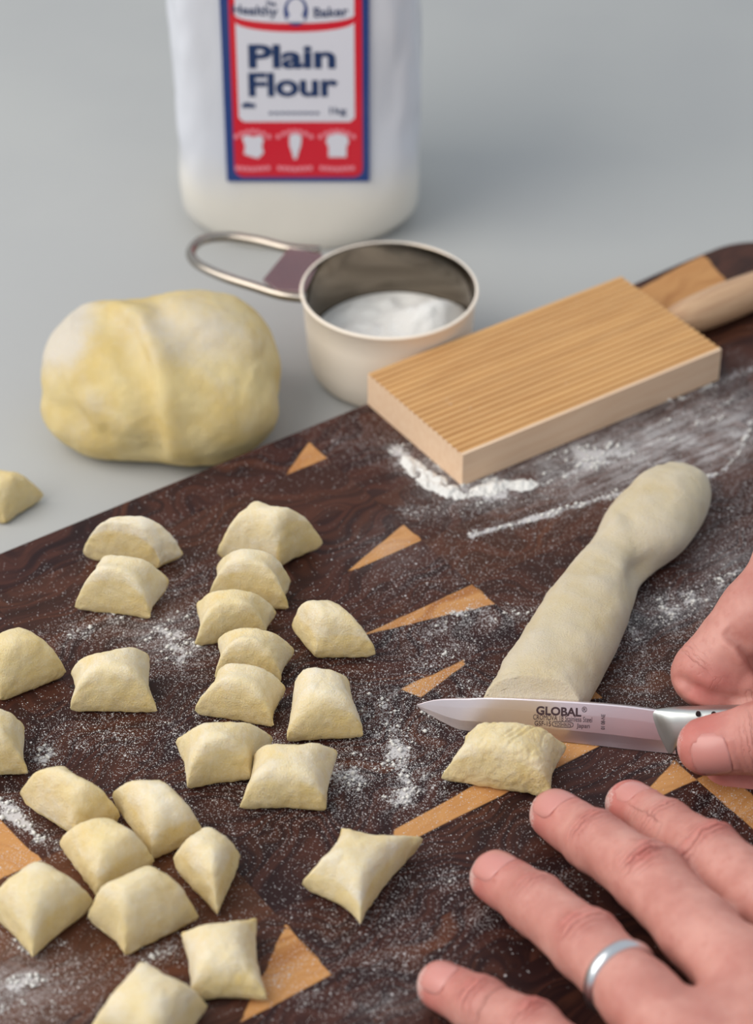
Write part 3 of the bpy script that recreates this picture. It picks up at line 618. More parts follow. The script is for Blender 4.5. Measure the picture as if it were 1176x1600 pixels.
o = local('ridged_board', V, Fc, [BEECH, BEECH_TOP], pad, smooth=False); recalc(o)
for i, p_ in enumerate(o.data.polygons): p_.material_index = 1 if 1 < i < len(ys)-1 else 0  # first ridge strips take the pale side wood: painted highlight along the near edge
# turned handle
prof = [(0, 4.2), (1.2, 5.0), (6, 6.6), (14, 7.6), (26, 8.1), (40, 8.0), (55, 7.3), (66, 6.8), (76, 7.2), (84, 7.6), (90, 6.8), (93.5, 4), (94, .4)]
pr = spline(np.array(prof), 50); a = np.linspace(0, 2*math.pi, 28, endpoint=False)
hy = .001
V = np.array([[(L/2-.0006+x*.001, hy+r*.001*math.cos(t), .0078+r*.001*math.sin(t)) for t in a] for x, r in pr]); V, Fc = loft(V)
m = M('handle_beech'); g = m.noise(m.coord((25, 500, 500)), 1, 3, .6); m.set(Base_Color=m.mix(m.step(g, .3, .7), lin((205, 168, 132)), lin((184, 144, 110))), Roughness=.5); m.bump(g, .00008, .5)
recalc(local('handle', V, Fc, m.m, pad))

# ------------------------------------------------------------------ measuring cup
RZ = .040; ccx = P(608, 452, RZ); cup = thing('measuring_cup', (ccx[0], ccx[1], 0), 'steel measuring cup of flour with loop handle, on worktop behind the paddle', 'measuring cup')
R = .0353
prof = [(.001, 0), (.024, 0), (.0300, .0012), (.0322, .0045), (.0335, .012), (.0347, .028), (.0352, .0385), (.0360, .0392), (.0363, .0399), (.0359, .0405), (.0350, .0404)]
prin = [(.0348, .0395), (.0344, .028), (.0331, .012), (.0318, .0055), (.0295, .0022), (.023, .0012), (.001, .0012)]
def lathe(prof, m=72):
    a = np.linspace(0, 2*math.pi, m, endpoint=False); pr = np.array(prof)
    V = np.stack([pr[:, :1]*np.cos(a), pr[:, :1]*np.sin(a), np.repeat(pr[:, 1:], m, 1)], -1); return V.reshape(-1, 3), grid_faces(len(pr), m, True)
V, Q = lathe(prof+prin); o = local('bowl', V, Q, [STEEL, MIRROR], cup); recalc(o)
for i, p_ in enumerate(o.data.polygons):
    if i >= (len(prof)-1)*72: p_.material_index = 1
# flour inside
rr = np.linspace(0, 1, 26); th = np.linspace(0, 2*math.pi, 72, endpoint=False); RR, TH = np.meshgrid(rr, th, indexing='ij')
X = RR*np.cos(TH); Y = RR*np.sin(TH); Z = 17+12*np.exp(-((X-.45)**2+(Y-.05)**2)/.16)+4.5*np.exp(-((X-.75)**2+(Y-.3)**2)/.05)-2.5*X*0+1.6*fbm(np.stack([X*5, Y*5, 0*X], -1), 4, 3)*1.4*(1-RR**6)+2.*X
V = np.stack([X*.0334, Y*.0334, Z*.001], -1)
V[..., :2] *= (np.where(V[..., 2:] > .0, (.0322+(V[..., 2:]-.005)*.06)/.0334, 1))
o = local('flour_heap', V.reshape(-1, 3), grid_faces(26, 72, True), FLOUR, None, base=None); recalc(o)
o.parent = None; o.location = (ccx[0], ccx[1], 0); o['label'] = 'white flour heaped inside the steel measuring cup'; o['category'] = 'flour'; o['kind'] = 'stuff'
cl = np.array([ccx[0], ccx[1], 0])
hp = [(478, 466, 37), (440, 461, 37), (400, 449, 37), (345, 431, 37), (308, 412, 37), (298, 394, 37), (314, 376, 37), (350, 370, 37), (400, 376, 37), (450, 388, 37), (500, 392, 37)]
path = spline([P(x, y, z*.001) for x, y, z in hp], 70)-cl
V, Fc = tube(path, .0021, 12); recalc(local('handle', V, Fc, metal('handle_wire', (168, 160, 150), .2), cup))
pl = [P(x, y, .0385)-cl for x, y in [(505, 400), (452, 390), (410, 440), (432, 456), (476, 459)]]
V, Fc = ext_poly(pl, (0, 0, .0012)); h_ = bevel(recalc(local('handle_plate', V, Fc, PLATE, cup, smooth=False, label='shiny flat stamped plate joining handle and bowl')), .0004)

# ------------------------------------------------------------------ flour bag
bf = P(467, 398, 0); sy = .040; bcx, bcy = bf[0], bf[1]+sy; bag = thing('flour_bag', (bcx, bcy, 0), 'clear plastic bag of plain flour with red and blue label, standing at the back', 'flour bag')
HB = .185; rings = []
FY = -.0385        # label plane in bag frame
for z in np.linspace(0, 1, 60)**1.25:
    zz_ = z*HB; k = sst(0, .035, zz_); e = 2.2+2.6*k
    hx = .0535*(1-.08*(1-sst(0, .012, zz_))**2*1.0)-.0*z; hy_ = .0395*(1-.03*(1-sst(0, .012, zz_))**2)
    if z > .84: t = (z-.84)/.16; hy_ = hy_*(1-.9*sst(0, 1, t)); hx *= 1-.03*t
    a = np.linspace(0, 2*math.pi, 96, endpoint=False); x = np.sign(np.cos(a))*np.abs(np.cos(a))**(2/e)*hx; y = np.sign(np.sin(a))*np.abs(np.sin(a))**(2/e)*hy_
    rim = .0018*math.exp(-zz_/.003)   # round under-edge
    P3 = np.stack([x*(1-rim/hx), y*(1-rim/max(hy_, .004)), np.full(96, zz_)], -1)
    side = sst(.033, .046, np.abs(P3[:, 0])); dn = fbm(np.c_[P3[:, 0]*60, P3[:, 1]*50, P3[:, 2]*26], 3, 4); nrm_ = P3[:, :2]/(np.linalg.norm(P3[:, :2], axis=1)[:, None]+1e-9)
    P3[:, :2] += nrm_*(dn*(.0022*side+.0005)*sst(.02, .06, zz_))[:, None]
    rings.append(P3)
V, Fc = loft(rings)
m = M('flour_filled_film'); bz = m.n('ShaderNodeSeparateXYZ'); m.l(m.coord(), bz.inputs[0]); zz2 = m.math('ADD', bz.outputs[2], m.math('MULTIPLY', m.noise(m.coord(), 25, 2), .02)); m.set(Base_Color=m.mix(m.step(zz2, .035, .06), lin((232, 227, 217)), lin((214, 217, 226))), Roughness=.38, Coat_Weight=.5, Coat_Roughness=.18); m.bump(m.noise(m.coord((1, 1, .5)), 60, 3), .0012, .4)
recalc(local('bag_body', V, Fc, m.m, bag))
V, Fc = ext_poly([(-.052, -.0009, HB-.002), (.052, -.0009, HB-.002), (.052, -.0009, HB+.018), (-.052, -.0009, HB+.018)], (0, .0018, 0)); recalc(local('top_seal', V, Fc, m.m, bag, smooth=False))
# label panel
RED = plain('label_red', (214, 22, 48), .4, Coat_Weight=.3); BLUE = plain('label_blue', (28, 62, 128), .4, Coat_Weight=.3); WHT = plain('label_white', (222, 222, 232), .4, Coat_Weight=.3); NAVY = plain('label_navy', (22, 52, 98), .4)
yl = bcy+FY-.0018; n_l = np.array([0, 1., 0]); ol = np.array([0, yl, 0])
def LB(x, y):     # photograph point on the label plane -> bag frame (x, z)
    p = PL(x, y, ol, n_l); return p[0]-bcx, p[2]
def flat(name, pts, layer, mat, par, th=.00025, **k):
    y0 = FY-.0018-layer*.00012
    V, Fc = ext_poly([(x, y0, z) for x, z in pts], (0, th, 0)); return recalc(local(name, V, Fc, mat, par, smooth=False, **k))
xL, z0 = LB(354.5, 284); xR, _ = LB(577, 284); cxm = (xL+xR)/2; hw = (xR-xL)/2; ztop = z0+.128
def rrect(x0, x1, za, zb, r, n=6):
    p = []
    for cx, cz, a0 in ((x1-r, za+r, -90), (x1-r, zb-r, 0), (x0+r, zb-r, 90), (x0+r, za+r, 180)):
        for i in range(n+1): t = math.radians(a0+90*i/n); p.append((cx+r*math.cos(t), cz+r*math.sin(t)))
    return p
lab = flat('label', rrect(xL, xR, z0, ztop, .0008), 0, BLUE, bag, th=.0020, label='blue-bordered red and white label')
flat('label_panel', rrect(cxm-hw+.0036, cxm+hw-.0030, z0+.0025, ztop-.003, .004), 1, RED, lab)
zw0 = LB(465, 190)[1]; zb0 = LB(465, 50)[1]; zside = LB(465, 34)[1]
ww = hw-.0062
pw_ = [(cxm-ww, zw0+.002), (cxm-ww+.002, zw0), (cxm+ww-.002, zw0), (cxm+ww, zw0+.002)]+[(cxm+ww*math.cos(t), zside-(zside-zb0)*math.sin(t)) for t in np.linspace(0.02, math.pi-.02, 17)]
flat('label_panel', pw_, 2, WHT, lab)
# banner
zm = LB(465, 36)[1]; pb = [(cxm+ww*math.cos(t), zm+.0036-(.0036+.0004)*math.sin(t)*.9) for t in np.linspace(math.pi, 0, 13)]+[(cxm+ww*math.cos(t), zm+.0115+.0035*math.sin(t)) for t in np.linspace(0, math.pi, 13)]
flat('label_panel', pb, 2, WHT, lab)
fon = bpy.data.fonts.new if False else None
def text(s, size, off=0., spacing=1.):
    cu = bpy.data.curves.new('lettering', 'FONT'); cu.body = s; cu.size = size; cu.offset = off; cu.extrude = 0; cu.align_x = 'CENTER'; cu.align_y = 'CENTER'; cu.space_character = spacing; cu.resolution_u = 4
    to = bpy.data.objects.new('tmp', cu); C.objects.link(to); dg = bpy.context.evaluated_depsgraph_get(); me = bpy.data.meshes.new_from_object(to.evaluated_get(dg)); 
    V = np.array([v.co[:] for v in me.vertices]); Fc = [list(p.vertices) for p in me.polygons]; bpy.data.objects.remove(to); bpy.data.curves.remove(cu); return V, Fc
def label_text(s, x, y, wpx, hpx, mat, off=.03, rot=0.):
    V, Fc = text(s, 1., off); sx = V[:, 0].max()-V[:, 0].min(); sz = V[:, 1].max()-V[:, 1].min()
    a, b = LB(x-wpx/2, y), LB(x+wpx/2, y); t_, u_ = LB(x, y-hpx/2), LB(x, y+hpx/2)
    X = (V[:, 0]-(V[:, 0].max()+V[:, 0].min())/2)/sx*(b[0]-a[0]); Z = (V[:, 1]-(V[:, 1].max()+V[:, 1].min())/2)/sz*(t_[1]-u_[1])
    c = LB(x, y); c_, s_ = math.cos(rot), math.sin(rot); W_ = np.stack([c[0]+X*c_-Z*s_, np.full(len(X), FY-.0022), c[1]+X*s_+Z*c_], -1)
    return local('lettering', W_, Fc, mat, lab, smooth=False)
label_text('Plain', 456, 88, 136, 38, NAVY, .035); label_text('Flour', 458, 132, 140, 38, NAVY, .035)
label_text('Healthy', 398, 18, 72, 20, NAVY, .02, -.05); label_text('Baker', 517, 18, 54, 16, NAVY, .02, .05); label_text('The', 423, 5, 16, 8, NAVY)
label_text('1kg', 528, 174, 26, 14, NAVY, .02)
flat('print_mark', [LB(x, y) for x, y in [(378, 168), (378, 162), (386, 159), (392, 161), (399, 162), (399, 168)]], 3, NAVY, lab)
for k in range(9): flat('print_mark', [LB(x, y) for x, y in [(420+k*9, 178), (420+k*9, 174.5), (426.5+k*9, 174.5), (426.5+k*9, 178)]], 3, NAVY, lab)
# round emblem in the banner: plain outlined shape
def arc(cx, cy, rx, ry, t0, t1, n=18): return [LB(cx+rx*math.cos(t), cy+ry*math.sin(t)) for t in np.linspace(t0, t1, n)]
flat('emblem', arc(462, 17, 19, 23, 0, 2*math.pi-.3), 3, BLUE, lab); flat('emblem', arc(462, 12, 13, 15, 0, 2*math.pi-.3), 4, WHT, lab, label='white centre of the emblem')
flat('emblem', [LB(x, y) for x, y in [(450, 24), (474, 24), (476, 34), (448, 34)]], 5, WHT, lab)
for cx, kind in ((395, 0), (461, 1), (527, 2)):
    if kind == 0: pts = [(378, 214), (386, 211), (396, 214), (406, 211), (412, 217), (409, 228), (412, 238), (403, 247), (392, 244), (381, 240), (383, 228)]
    elif kind == 1: pts = [(452, 212), (461, 208), (471, 212), (470, 226), (466, 238), (463, 248), (459, 248), (456, 238), (452, 226)]
    else: pts = [(509, 222), (512, 212), (527, 208), (542, 212), (545, 222), (541, 228), (541, 245), (513, 245), (513, 228)]
    flat('icon', [LB(*p_) for p_ in pts[::-1]], 3, WHT, lab)
    for (r0, yy, s_) in ((30, 205, -1), (28, 262, 0)):
        for j in range(7):
            x0 = cx-r0+j*(2*r0/7); y0 = yy+(abs(j-3)**2*.9 if s_ else 2-abs(j-3)*.6); flat('print_mark', [LB(x, y) for x, y in [(x0+.6, y0+3), (x0+.6, y0-3), (x0+6.5, y0-3), (x0+6.5, y0+3)]], 3, plain('label_pink', (240, 150, 165), .4) if j == 0 and cx == 395 and s_ else bpy.data.materials['label_pink'], lab)

# ------------------------------------------------------------------ knife
knife = thing('paring_knife', tuple(KE), 'steel paring knife with engraved blade cutting the dough roll, gripped from the right', 'knife')
def K(x, y): p = PL(x, y, KE, KN)-KE; return p@KD, p@KUP      # photograph point -> blade coordinates
def kw(s, h, t): return KE+KD*s+KUP*h+KN*t                    # KN faces the camera
topc = spline([K(*q_) for q_ in [(651, 1101), (676, 1094), (704, 1091.5), (760, 1091), (820, 1092), (900, 1096), (975, 1102), (1030, 1109), (1047, 1111)]], 80)
botc = spline([K(*q_) for q_ in [(651, 1103), (670, 1116), (695, 1130), (722, 1141), (770, 1147), (830, 1153), (900, 1161), (960, 1168), (1015, 1174), (1056, 1178)]], 80)
topc = topc[::-1]; botc = botc[::-1]
smin_, smax = topc[:, 0].min(), topc[:, 0].max(); ss = np.linspace(0, 1, 80)
tc = topc[::-1]; bc_ = botc[::-1]; rings = []
for i in range(80):
    (s1, h1), (s0, h0) = tc[i], bc_[i]; tip = .15+.85*sst(0, .5, i/79)
    prof_ = [(0, .05), (.12, .25), (.3, .62), (.7, .85), (.97, .9), (1, .75)]
    fr = [kw(s0+(s1-s0)*f_, max(h0, -.0002)+(h1-h0)*f_, t_*.001*tip) for f_, t_ in prof_]; bk = [kw(s0+(s1-s0)*f_, h0+(h1-h0)*f_, -t_*.001*tip) for f_, t_ in prof_[::-1]]
    rings.append(fr+bk)
V, Fc = loft(rings); px, py = project(V); flk = np.exp(-(((px-728)/60)**2+((py-1118)/16)**2))*.62
flk = np.maximum(flk, .45*np.exp(-(((px-700)/50)**2+((py-1134)/12)**2)))
bl = mesh('blade', V, Fc, BLADE, parent=knife, attrs={'flour': flk}, label='satin steel blade with dark lettering'); recalc(bl)
for p_ in bl.data.polygons: p_.use_smooth = False
# bolster and handle: rounded bar, necking down at the blade
st = [(1010, 1108, 1044, 1177.5, .7), (1018, 1108, 1049, 1177.3, 1.2), (1026, 1108, 1052, 1175, 2.0), (1036, 1107, 1055, 1170, 3.0), (1048, 1106, 1060, 1165.5, 3.8), (1064, 1105, 1070, 1164, 4.3), (1082, 1104.5, 1084, 1163, 4.7), (1120, 1103.5, 1120, 1165, 5.2), (1176, 1103, 1176, 1170, 5.8), (1260, 1105, 1260, 1180, 6.4), (1380, 1116, 1380, 1198, 6.8), (1500, 1134, 1500, 1216, 6.2), (1545, 1144, 1545, 1218, 4.5), (1552, 1156, 1552, 1210, 1.5)]
rings = []
for x, yt, xb, yb, t_ in spline(np.array(st, float), 80):
    (s1, h1), (s0, h0) = K(x, yt), K(xb, yb); hc, hh = (h1+h0)/2, (h1-h0)/2; sc_ = (s0+s1)/2
    a = np.linspace(0, 2*math.pi, 32, endpoint=False); e = 2/3.2
    rings.append([kw(sc_+(s1-s0)/2*np.sign(np.sin(q_))*abs(np.sin(q_))**e, hc+hh*np.sign(np.sin(q_))*abs(np.sin(q_))**e, t_*.001*np.sign(np.cos(q_))*abs(np.cos(q_))**e) for q_ in a])
V, Fc = loft(rings); hd = mesh('handle', V, Fc, HANDLE, parent=knife, label='brushed steel handle with black dimples'); recalc(hd)
def on_knife(x, y, t): s_, h_ = K(x, y); return kw(s_, h_, t)
dim = [(1091, 1110), (1115, 1110.5), (1103, 1119), (1139, 1111), (1127, 1120), (1151, 1121), (1163, 1112), (1186, 1114), (1175, 1122), (1199, 1124), (1210, 1116), (1222, 1127), (1234, 1118), (1246, 1130)]
for x, y in dim:
    s_, h_ = K(x, y); tt = .0047+.00000*x+.0006*sst(1090, 1180, x); a = np.linspace(0, 2*math.pi, 16, endpoint=False)
    V = [kw(s_+.00085*math.cos(q_), h_+.00085*math.sin(q_), tt-.0009) for q_ in a]; V, Fc = ext_poly(V, KN*.00115)
    mesh('dimple', V, Fc, BLACK, parent=hd, smooth=False)
tdir = nz(on_knife(910, 1110, 0)-on_knife(838, 1106.5, 0)); tup = np.cross(KN, tdir); tup = tup if tup[2] > 0 else -tup
def blade_text(s, x, y, wpx, hpx, off=0., vert=False):
    V, Fc = text(s, 1., off); w_ = V[:, 0].max()-V[:, 0].min(); h_ = V[:, 1].max()-V[:, 1].min(); X = (V[:, 0]-(V[:, 0].max()+V[:, 0].min())/2)/w_; Y = (V[:, 1]-(V[:, 1].max()+V[:, 1].min())/2)/h_
    c = on_knife(x, y, .00094); sc_x = wpx/4560.; sc_y = hpx/4560./.9
    d1, d2 = (tdir, tup) if not vert else (tup, -tdir)
    W_ = c+X[:, None]*sc_x*d1+Y[:, None]*sc_y*d2; return mesh('lettering', W_, Fc, INK, parent=bl, smooth=False)
blade_text('GLOBAL', 873, 1110.5, 69, 12.5, .035); blade_text('®', 913, 1107.5, 8, 8, .01)
blade_text('CROMOVA 18 Stainless Steel', 879, 1121.5, 90, 7.5, .0); blade_text('GSF-15', 848, 1129.5, 25, 7, .0); blade_text('YOSHIKIN', 879, 1131, 25, 5, .0); blade_text('Japan', 911, 1134, 20, 8, .0)
blade_text('01 08-NE', 942, 1127, 24, 5.5, .01, True)
ov = []
for r1 in (0, 1):
    rx, ry = (.0036, .00105) if r1 == 0 else (.0034, .00088)
    ov.append([on_knife(879, 1131, .00094)+tdir*rx*np.sign(math.cos(t))*abs(math.cos(t))**.5+tup*ry*np.sign(math.sin(t))*abs(math.sin(t))**.7 for t in np.linspace(0, 2*math.pi, 40, endpoint=False)])
V = np.array(ov).reshape(-1, 3); mesh('stamp_frame', V, grid_faces(2, 40, True), INK, parent=bl, smooth=False)

# ------------------------------------------------------------------ hands
def build_hand(name, base, lo, hi, h, fingers, palm, extra, label, disp, mods=None):
    f = Field(lo, hi, h)
    for pts, rad in palm: f.cones(pts, rad, .011, .008)
    for fg in fingers: f.cones(fg['p'], fg['r'], .0045, .003)
    for pts, rad, k in extra: f.cones(pts, rad, k, .003)
    V, Q = f.nets(); N = vnormals(V, Q); red = np.zeros(len(V)); dsp = np.zeros(len(V))
    n0 = fbm(V*1000/9., 3, 4); cw_ = np.zeros(len(V)); cp_ = np.zeros(len(V))
    for fg in fingers:
        if 'nail' in fg:                 # sit the nail on the skin
            a = fg['nail_frame']
            def hgt(d):
                q = V-(a['c']+a['t']*d); ok = (np.abs(q@a['t']) < .0016) & (np.abs(q@a['s']) < .0016) & (np.abs(q@a['n']) < .02); return np.percentile((q@a['n'])[ok], 90) if ok.any() else 0.
            h1, h0 = hgt(a['L']*.28), hgt(-a['L']*.42); sl = max(-.45, min(.45, (h1-h0)/(a['L']*.7)))
            a['c'] = a['c']+a['n']*(h0+(h1-h0)*.6+.0004); a['t'] = nz(a['t']+a['n']*sl); a['n'] = nz(np.cross(a['s'], a['t'])); a['n'] = a['n'] if a['n']@(V.mean(0)*0+fg['nail_up']) > 0 else -a['n']
    for fg in fingers:
        p = np.array(fg['p']); up = np.array(fg['up']); seg = np.linalg.norm(np.diff(p, axis=0), axis=1); s0 = np.r_[0, np.cumsum(seg)]
        best = np.full(len(V), 1e9); S = np.zeros(len(V))
        for i in range(len(p)-1):
            ab = p[i+1]-p[i]; t = np.clip((V-p[i])@ab/(ab@ab), 0, 1); d = np.linalg.norm(V-p[i]-t[:, None]*ab, axis=1); S = np.where(d < best, s0[i]+t*seg[i], S); best = np.minimum(best, d)
        near = best < max(fg['r'])*1.35; top = np.clip(N@up, 0, 1)
        for j, amp in fg['joints']:      # crease positions along the finger
            x = (S-j)*1000+.7*vnoise(V*1000/4., 7)
            wr = np.exp(-(x/5.2)**2)*top**1.2*near*(.7+.5*np.clip(n0, -1, 1)); rip = np.cos((x+.6*vnoise(V*1000/np.array([2.5, 2.5, 2.5]), 31))*2*math.pi/2.7)
            bt = wr*amp > cw_; cw_ = np.where(bt, wr*amp, cw_); cp_ = np.where(near & (np.abs(x) < 14), x, cp_)
            dsp += wr*(.00045*rip*amp+.0006*amp); red = np.maximum(red, wr*1.0*amp)
            ben = np.clip(-(N@up), 0, 1)*near; dsp -= np.exp(-(x/1.2)**2)*ben*.0008
        red = np.maximum(red, near*np.exp(-(S/.011)**2)*.85)
        if 'nail' in fg:                 # bed for the nail: a shallow raised fold around it
            a = fg['nail_frame']; q = V-a['c']; la = q@a['t']; lb = q@a['s']; ln = q@a['n']
            e = np.sqrt((la/(a['L']*.5))**4+(lb/(a['w']*.5))**4)**.5
            m_ = near*(ln > -.002); dsp += m_*.0005*np.exp(-((e-1.12)/.16)**2)*(la < a['L']*.3); dsp -= m_*.00045*(e < .96)
    red = np.clip(red+.25*np.clip(n0, 0, 1)*.5, 0, 1)
    dust = np.zeros(len(V))
    for fg in fingers:
        tip_ = np.array(fg['p'][0])+np.array([-.005, .001, 0]); dust = np.maximum(dust, .62*np.exp(-(np.linalg.norm(V-tip_, axis=1)/.0085)**4))
    V = V+N*(dsp+.00022*fbm(V*1000/5., 2, 12))[:, None]
    if mods: V, red = mods(V, N, red)
    body = mesh(name, V, Q, SKIN, base=base, attrs={'red': red, 'dust': dust, 'crease': np.clip(cw_, 0, 1), 'crease_pos': cp_}, label=label, cat='hand')
    for fg in fingers:
        if 'nail' in fg: add_nail(body, fg)
    return body
def nail_frame(fg, along=.0055, L=.0125, w=.0125, lift=0.):
    p = np.array(fg['p']); t = nz(p[0]-p[1]); n = np.array(fg.get('nail_up', fg['up'])); n = nz(n-t*(n@t)); s = np.cross(t, n); r = fg['r'][0]
    c = p[0]+t*(-along+L*.5-.0)+n*(r*.97+lift); fg['nail_frame'] = dict(c=c, t=t, n=n, s=s, L=L, w=w, r=r)
def add_nail(body, fg):
    a = fg['nail_frame']; nu, nv = 17, 15; R = a['w']*.62; Rl = .026
    def pt(u, v, d):   # u along (-1..1), v across
        wv = a['w']*.5*(1-.10*np.clip(-u, 0, 1)**3)*math.sqrt(max(0., 1-.22*max(0, -u)**4-.30*max(0, u)**6)); x = v*wv
        ln = a['L']*.5*u*(1-.10*v*v*(1 if u > 0 else 1.6))
        drop = R-math.sqrt(max(R*R-x*x, 0))+(ln+.002)**2/(2*Rl)
        return a['c']+a['t']*ln+a['s']*x+a['n']*(-drop+.0003+d)
    G_ = np.array([[pt(u, v, 0) for v in np.linspace(-1, 1, nv)] for u in np.linspace(-1, 1, nu)]); G2 = np.array([[pt(u, v, -.0009) for v in np.linspace(-1, 1, nv)] for u in np.linspace(-1, 1, nu)])
    V = np.vstack([G_.reshape(-1, 3), G2.reshape(-1, 3)]); k = nu*nv; F1 = grid_faces(nu, nv).tolist(); F2 = (grid_faces(nu, nv, flip=True)+k).tolist()
    bi = list(range(nv))+[i*nv+nv-1 for i in range(1, nu)]+[(nu-1)*nv+j for j in range(nv-2, -1, -1)]+[i*nv for i in range(nu-2, 0, -1)]
    F3 = [[bi[i], bi[(i+1) % len(bi)], k+bi[(i+1) % len(bi)], k+bi[i]] for i in range(len(bi))]
    o = mesh('fingernail', V, F1+F2+F3, [NAIL, NAILTIP], parent=body); recalc(o)
    for i, p_ in enumerate(o.data.polygons):
        if len(F1)*2 <= i and False: p_.material_index = 1
# left hand: finger points from tip centre to knuckle, (x, y, mm above the board)
def fing(pts, rad, joints, up=(0, 0, 1), **k): return dict(p=[B(*q_) for q_ in pts], r=[q_*.001 for q_ in rad], up=nz(up), joints=joints, **k)
def jl(fg, idx, amps):
    s = np.r_[0, np.cumsum(np.linalg.norm(np.diff(np.array(fg['p']), axis=0), axis=1))]; fg['joints'] = [(s[i], a_) for i, a_ in zip(idx, amps)]
Lidx = fing([(985, 1259, 9), (1040, 1297, 15), (1108, 1338, 22), (1190, 1402, 27), (1285, 1470, 30)], [8.2, 9.2, 10.2, 10.8, 12.5], [])
Lmid = fing([(868, 1274, 9), (930, 1316, 15), (1012, 1372, 23), (1090, 1455, 28), (1180, 1545, 32)], [8.5, 9.5, 10.8, 11.3, 13], [])
Lrin = fing([(775, 1370, 9), (838, 1413, 14), (918, 1478, 21), (1000, 1560, 27), (1100, 1655, 31)], [8.3, 9.3, 10.5, 11.2, 12.6], [])
Lpin = fing([(690, 1540, 8), (750, 1572, 12), (830, 1614, 16), (905, 1672, 22), (1005, 1752, 27)], [7.5, 8.3, 9.2, 9.6, 11.2], [])
for fg in (Lidx, Lmid, Lrin, Lpin): jl(fg, (1, 2), (.55, 1.)); fg['nail'] = 1
view = -_F
for fg, upv in ((Lidx, (.05, -.1, 1)), (Lmid, (-.05, -.25, 1)), (Lrin, (-.05, -.25, 1)), (Lpin, (-.15, -.3, 1))): fg['nail_up'] = nz(upv)
nail_frame(Lidx, .0085, .0105, .0120, -.0003); nail_frame(Lmid, .0080, .0115, .0132, -.0003); nail_frame(Lrin, .0080, .0115, .0130, -.0003); nail_frame(Lpin, .0075, .0100, .0112, -.0003)
dirL = nz((Lmid['p'][4]-Lmid['p'][3])*np.array([1, 1, 0])); perL = np.cross(dirL, (0, 0, 1))
wr = Lmid['p'][4]+dirL*.080; wr[2] = ZB+.036
def mid(a, b, t, dz=0): q_ = np.array(a)*(1-t)+np.array(b)*t; q_ = q_.copy(); q_[2] += dz; return q_
palm = []
for fg, o_ in ((Lidx, -1.3), (Lmid, -.45), (Lrin, .45), (Lpin, 1.25)):
    palm.append(([fg['p'][4], mid(fg['p'][4], wr+perL*.013*(-o_), .5, .0), wr+perL*.011*(-o_)], [fg['r'][4]*.98, .0155, .0165]))
for a_, b_ in ((Lidx, Lmid), (Lmid, Lrin), (Lrin, Lpin)): palm.append(([mid(a_['p'][4], b_['p'][4], .5, -.002), wr], [.0125, .018]))
fore = wr+dirL*.17; fore[2] = ZB+.055
palm.append(([wr, fore], [.024, .034]))
Lth = dict(p=[Lidx['p'][3]+np.array([.062, -.012, -.016]), Lidx['p'][4]+np.array([.055, -.014, -.010]), Lidx['p'][4]+dirL*.040+np.array([.034, .004, -.006]), wr-dirL*.01-perL*0], r=[.0095, .0108, .0135, .017], up=nz((.2, 0, 1)), joints=[])
if True: jl(Lth, (1,), (.8,))
Lth['nail'] = 1; Lth['nail_up'] = Lth['up']; nail_frame(Lth, .004, .0135, .0145)
allp = np.vstack([np.array(x['p']) for x in (Lidx, Lmid, Lrin, Lpin, Lth)]+[wr[None], fore[None]]); lo = allp.min(0)-.04; hi = allp.max(0)+.04; lo[2] = ZB-.002
left = build_hand('hand', (wr[0], wr[1], ZB), lo, hi, .0009, [Lidx, Lmid, Lrin, Lpin, Lth], palm, [], "person's left hand lying spread on the board, silver ring on the ring finger", 0)
v_ = np.array([v.co[:] for v in left.data.vertices])
# ring
rc = mid(Lrin['p'][2], Lrin['p'][3], .62); ax_ = nz(Lrin['p'][3]-Lrin['p'][2]+np.array([0, .004, 0])); s1 = nz(np.cross(ax_, (0, 0, 1))); s2 = np.cross(s1, ax_)
rr_ = .0113; rings = []
for t in np.linspace(0, 2*math.pi, 64, endpoint=False):
    rd = s1*math.cos(t)+s2*math.sin(t)
    rings.append([rc+rd*(rr_+dx*.001)+ax_*dz*.001 for dx, dz in [(-.9, -2.1), (-.2, -2.3), (.35, -1.9), (.85, -1), (1.0, 0), (.85, 1), (.35, 1.9), (-.2, 2.3), (-.9, 2.1)]])
R_ = np.array(rings); n_, m_ = R_.shape[:2]; V = R_.reshape(-1, 3); Q = []
for i in range(n_):
    for j in range(m_): Q.append([i*m_+j, i*m_+(j+1) % m_, ((i+1) % n_)*m_+(j+1) % m_, ((i+1) % n_)*m_+j])
recalc(mesh('wedding_ring', V, Q, RINGM, parent=left, label='brushed silver band'))

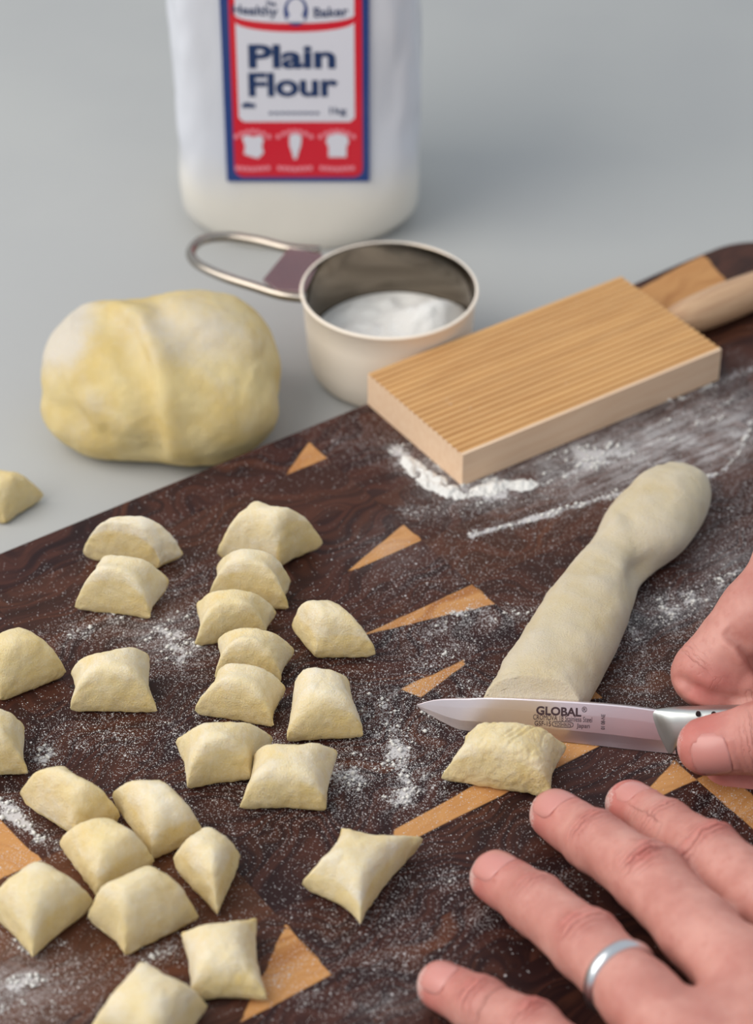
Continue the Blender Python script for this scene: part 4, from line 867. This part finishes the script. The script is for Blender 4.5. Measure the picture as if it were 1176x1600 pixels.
# right hand
def KP(x, y, t):      # photograph point at distance t mm in front (+) of the blade plane
    return PL(x, y, KE+KN*t*.001, KN)
Rth = dict(p=[KP(1104, 1166, 14), KP(1190, 1153, 16), KP(1290, 1110, 18), KP(1400, 1040, 20)], r=[.0098, .0116, .0125, .0165], up=nz(-_F*.9+np.array([-.15, -.2, -.3])), joints=[])
jl(Rth, (1,), (.5,)); Rth['nail'] = 1; Rth['nail_up'] = nz(KN*.95+KUP*.10-KD*.10-np.array([0, 0, .30])); nail_frame(Rth, .0088, .0130, .0150, -.0003)
Ridx = dict(p=[KP(1200, 1118, -13), KP(1176, 1078, -14), KP(1104, 1052, -12), KP(1180, 960, -16), KP(1265, 862, -22)], r=[.0085, .0098, .0112, .0122, .0140], up=nz((-.6, -.1, .8)), joints=[])
jl(Ridx, (2,), (.35,))
Rmid = dict(p=[KP(1135, 1218, 2), KP(1215, 1238, 1), KP(1290, 1200, -10), KP(1330, 1010, -24), KP(1400, 900, -24)], r=[.0085, .0098, .0105, .012, .0138], up=nz((-.6, -.2, .8)), joints=[])
Rrin = dict(p=[KP(1240, 1245, 4), KP(1290, 1262, 0), KP(1370, 1190, -12), KP(1420, 1030, -24), KP(1480, 930, -22)], r=[.0085, .0098, .0105, .012, .0138], up=nz((-.6, -.2, .8)), joints=[])
Rpin = dict(p=[KP(1340, 1262, 4), KP(1385, 1270, 0), KP(1450, 1200, -12), KP(1500, 1060, -20), KP(1560, 970, -18)], r=[.0078, .0085, .0092, .0105, .012], up=nz((-.6, -.2, .8)), joints=[])
wrR = KP(1720, 1040, -4); foR = wrR+np.array([.17, -.03, .02])
palmR = [([fg['p'][4], wrR], [.0140, .020]) for fg in (Ridx, Rmid, Rrin, Rpin)]+[([Ridx['p'][4], Rmid['p'][4], Rrin['p'][4], Rpin['p'][4]], [.0135, .0135, .0135, .012]), ([Rth['p'][3], wrR], [.0175, .022]), ([mid(Rth['p'][3], Rth['p'][2], .3), Ridx['p'][4]], [.013, .013]), ([wrR, foR], [.025, .033])]
allp = np.vstack([np.array(x['p']) for x in (Ridx, Rmid, Rrin, Rpin, Rth)]+[wrR[None], foR[None]]); lo = allp.min(0)-.04; hi = allp.max(0)+.04; lo[2] = ZB-.002
def pinch(V, N, red):   # reddened side of the curled index finger and thumb tip
    x, y = project(V); red = np.maximum(red, .85*np.exp(-(((x-1120)/55)**2+((y-1070)/34)**2)))
    V = fold(V, N, [(1050, 1058), (1078, 1078), (1105, 1090), (1140, 1098), (1190, 1092)], 1, 13, .0026, .0012, 1); V = fold(V, N, [(1128, 990), (1152, 1008), (1172, 1036), (1190, 1062)], 1, 16, .0026, .0012, 1); return V, np.clip(red, 0, 1)
right = build_hand('hand', (wrR[0], wrR[1], ZB), lo, hi, .0009, [Ridx, Rmid, Rrin, Rpin, Rth], palmR, [], "person's right hand at the right edge gripping the knife handle, thumb in front", 0, pinch)
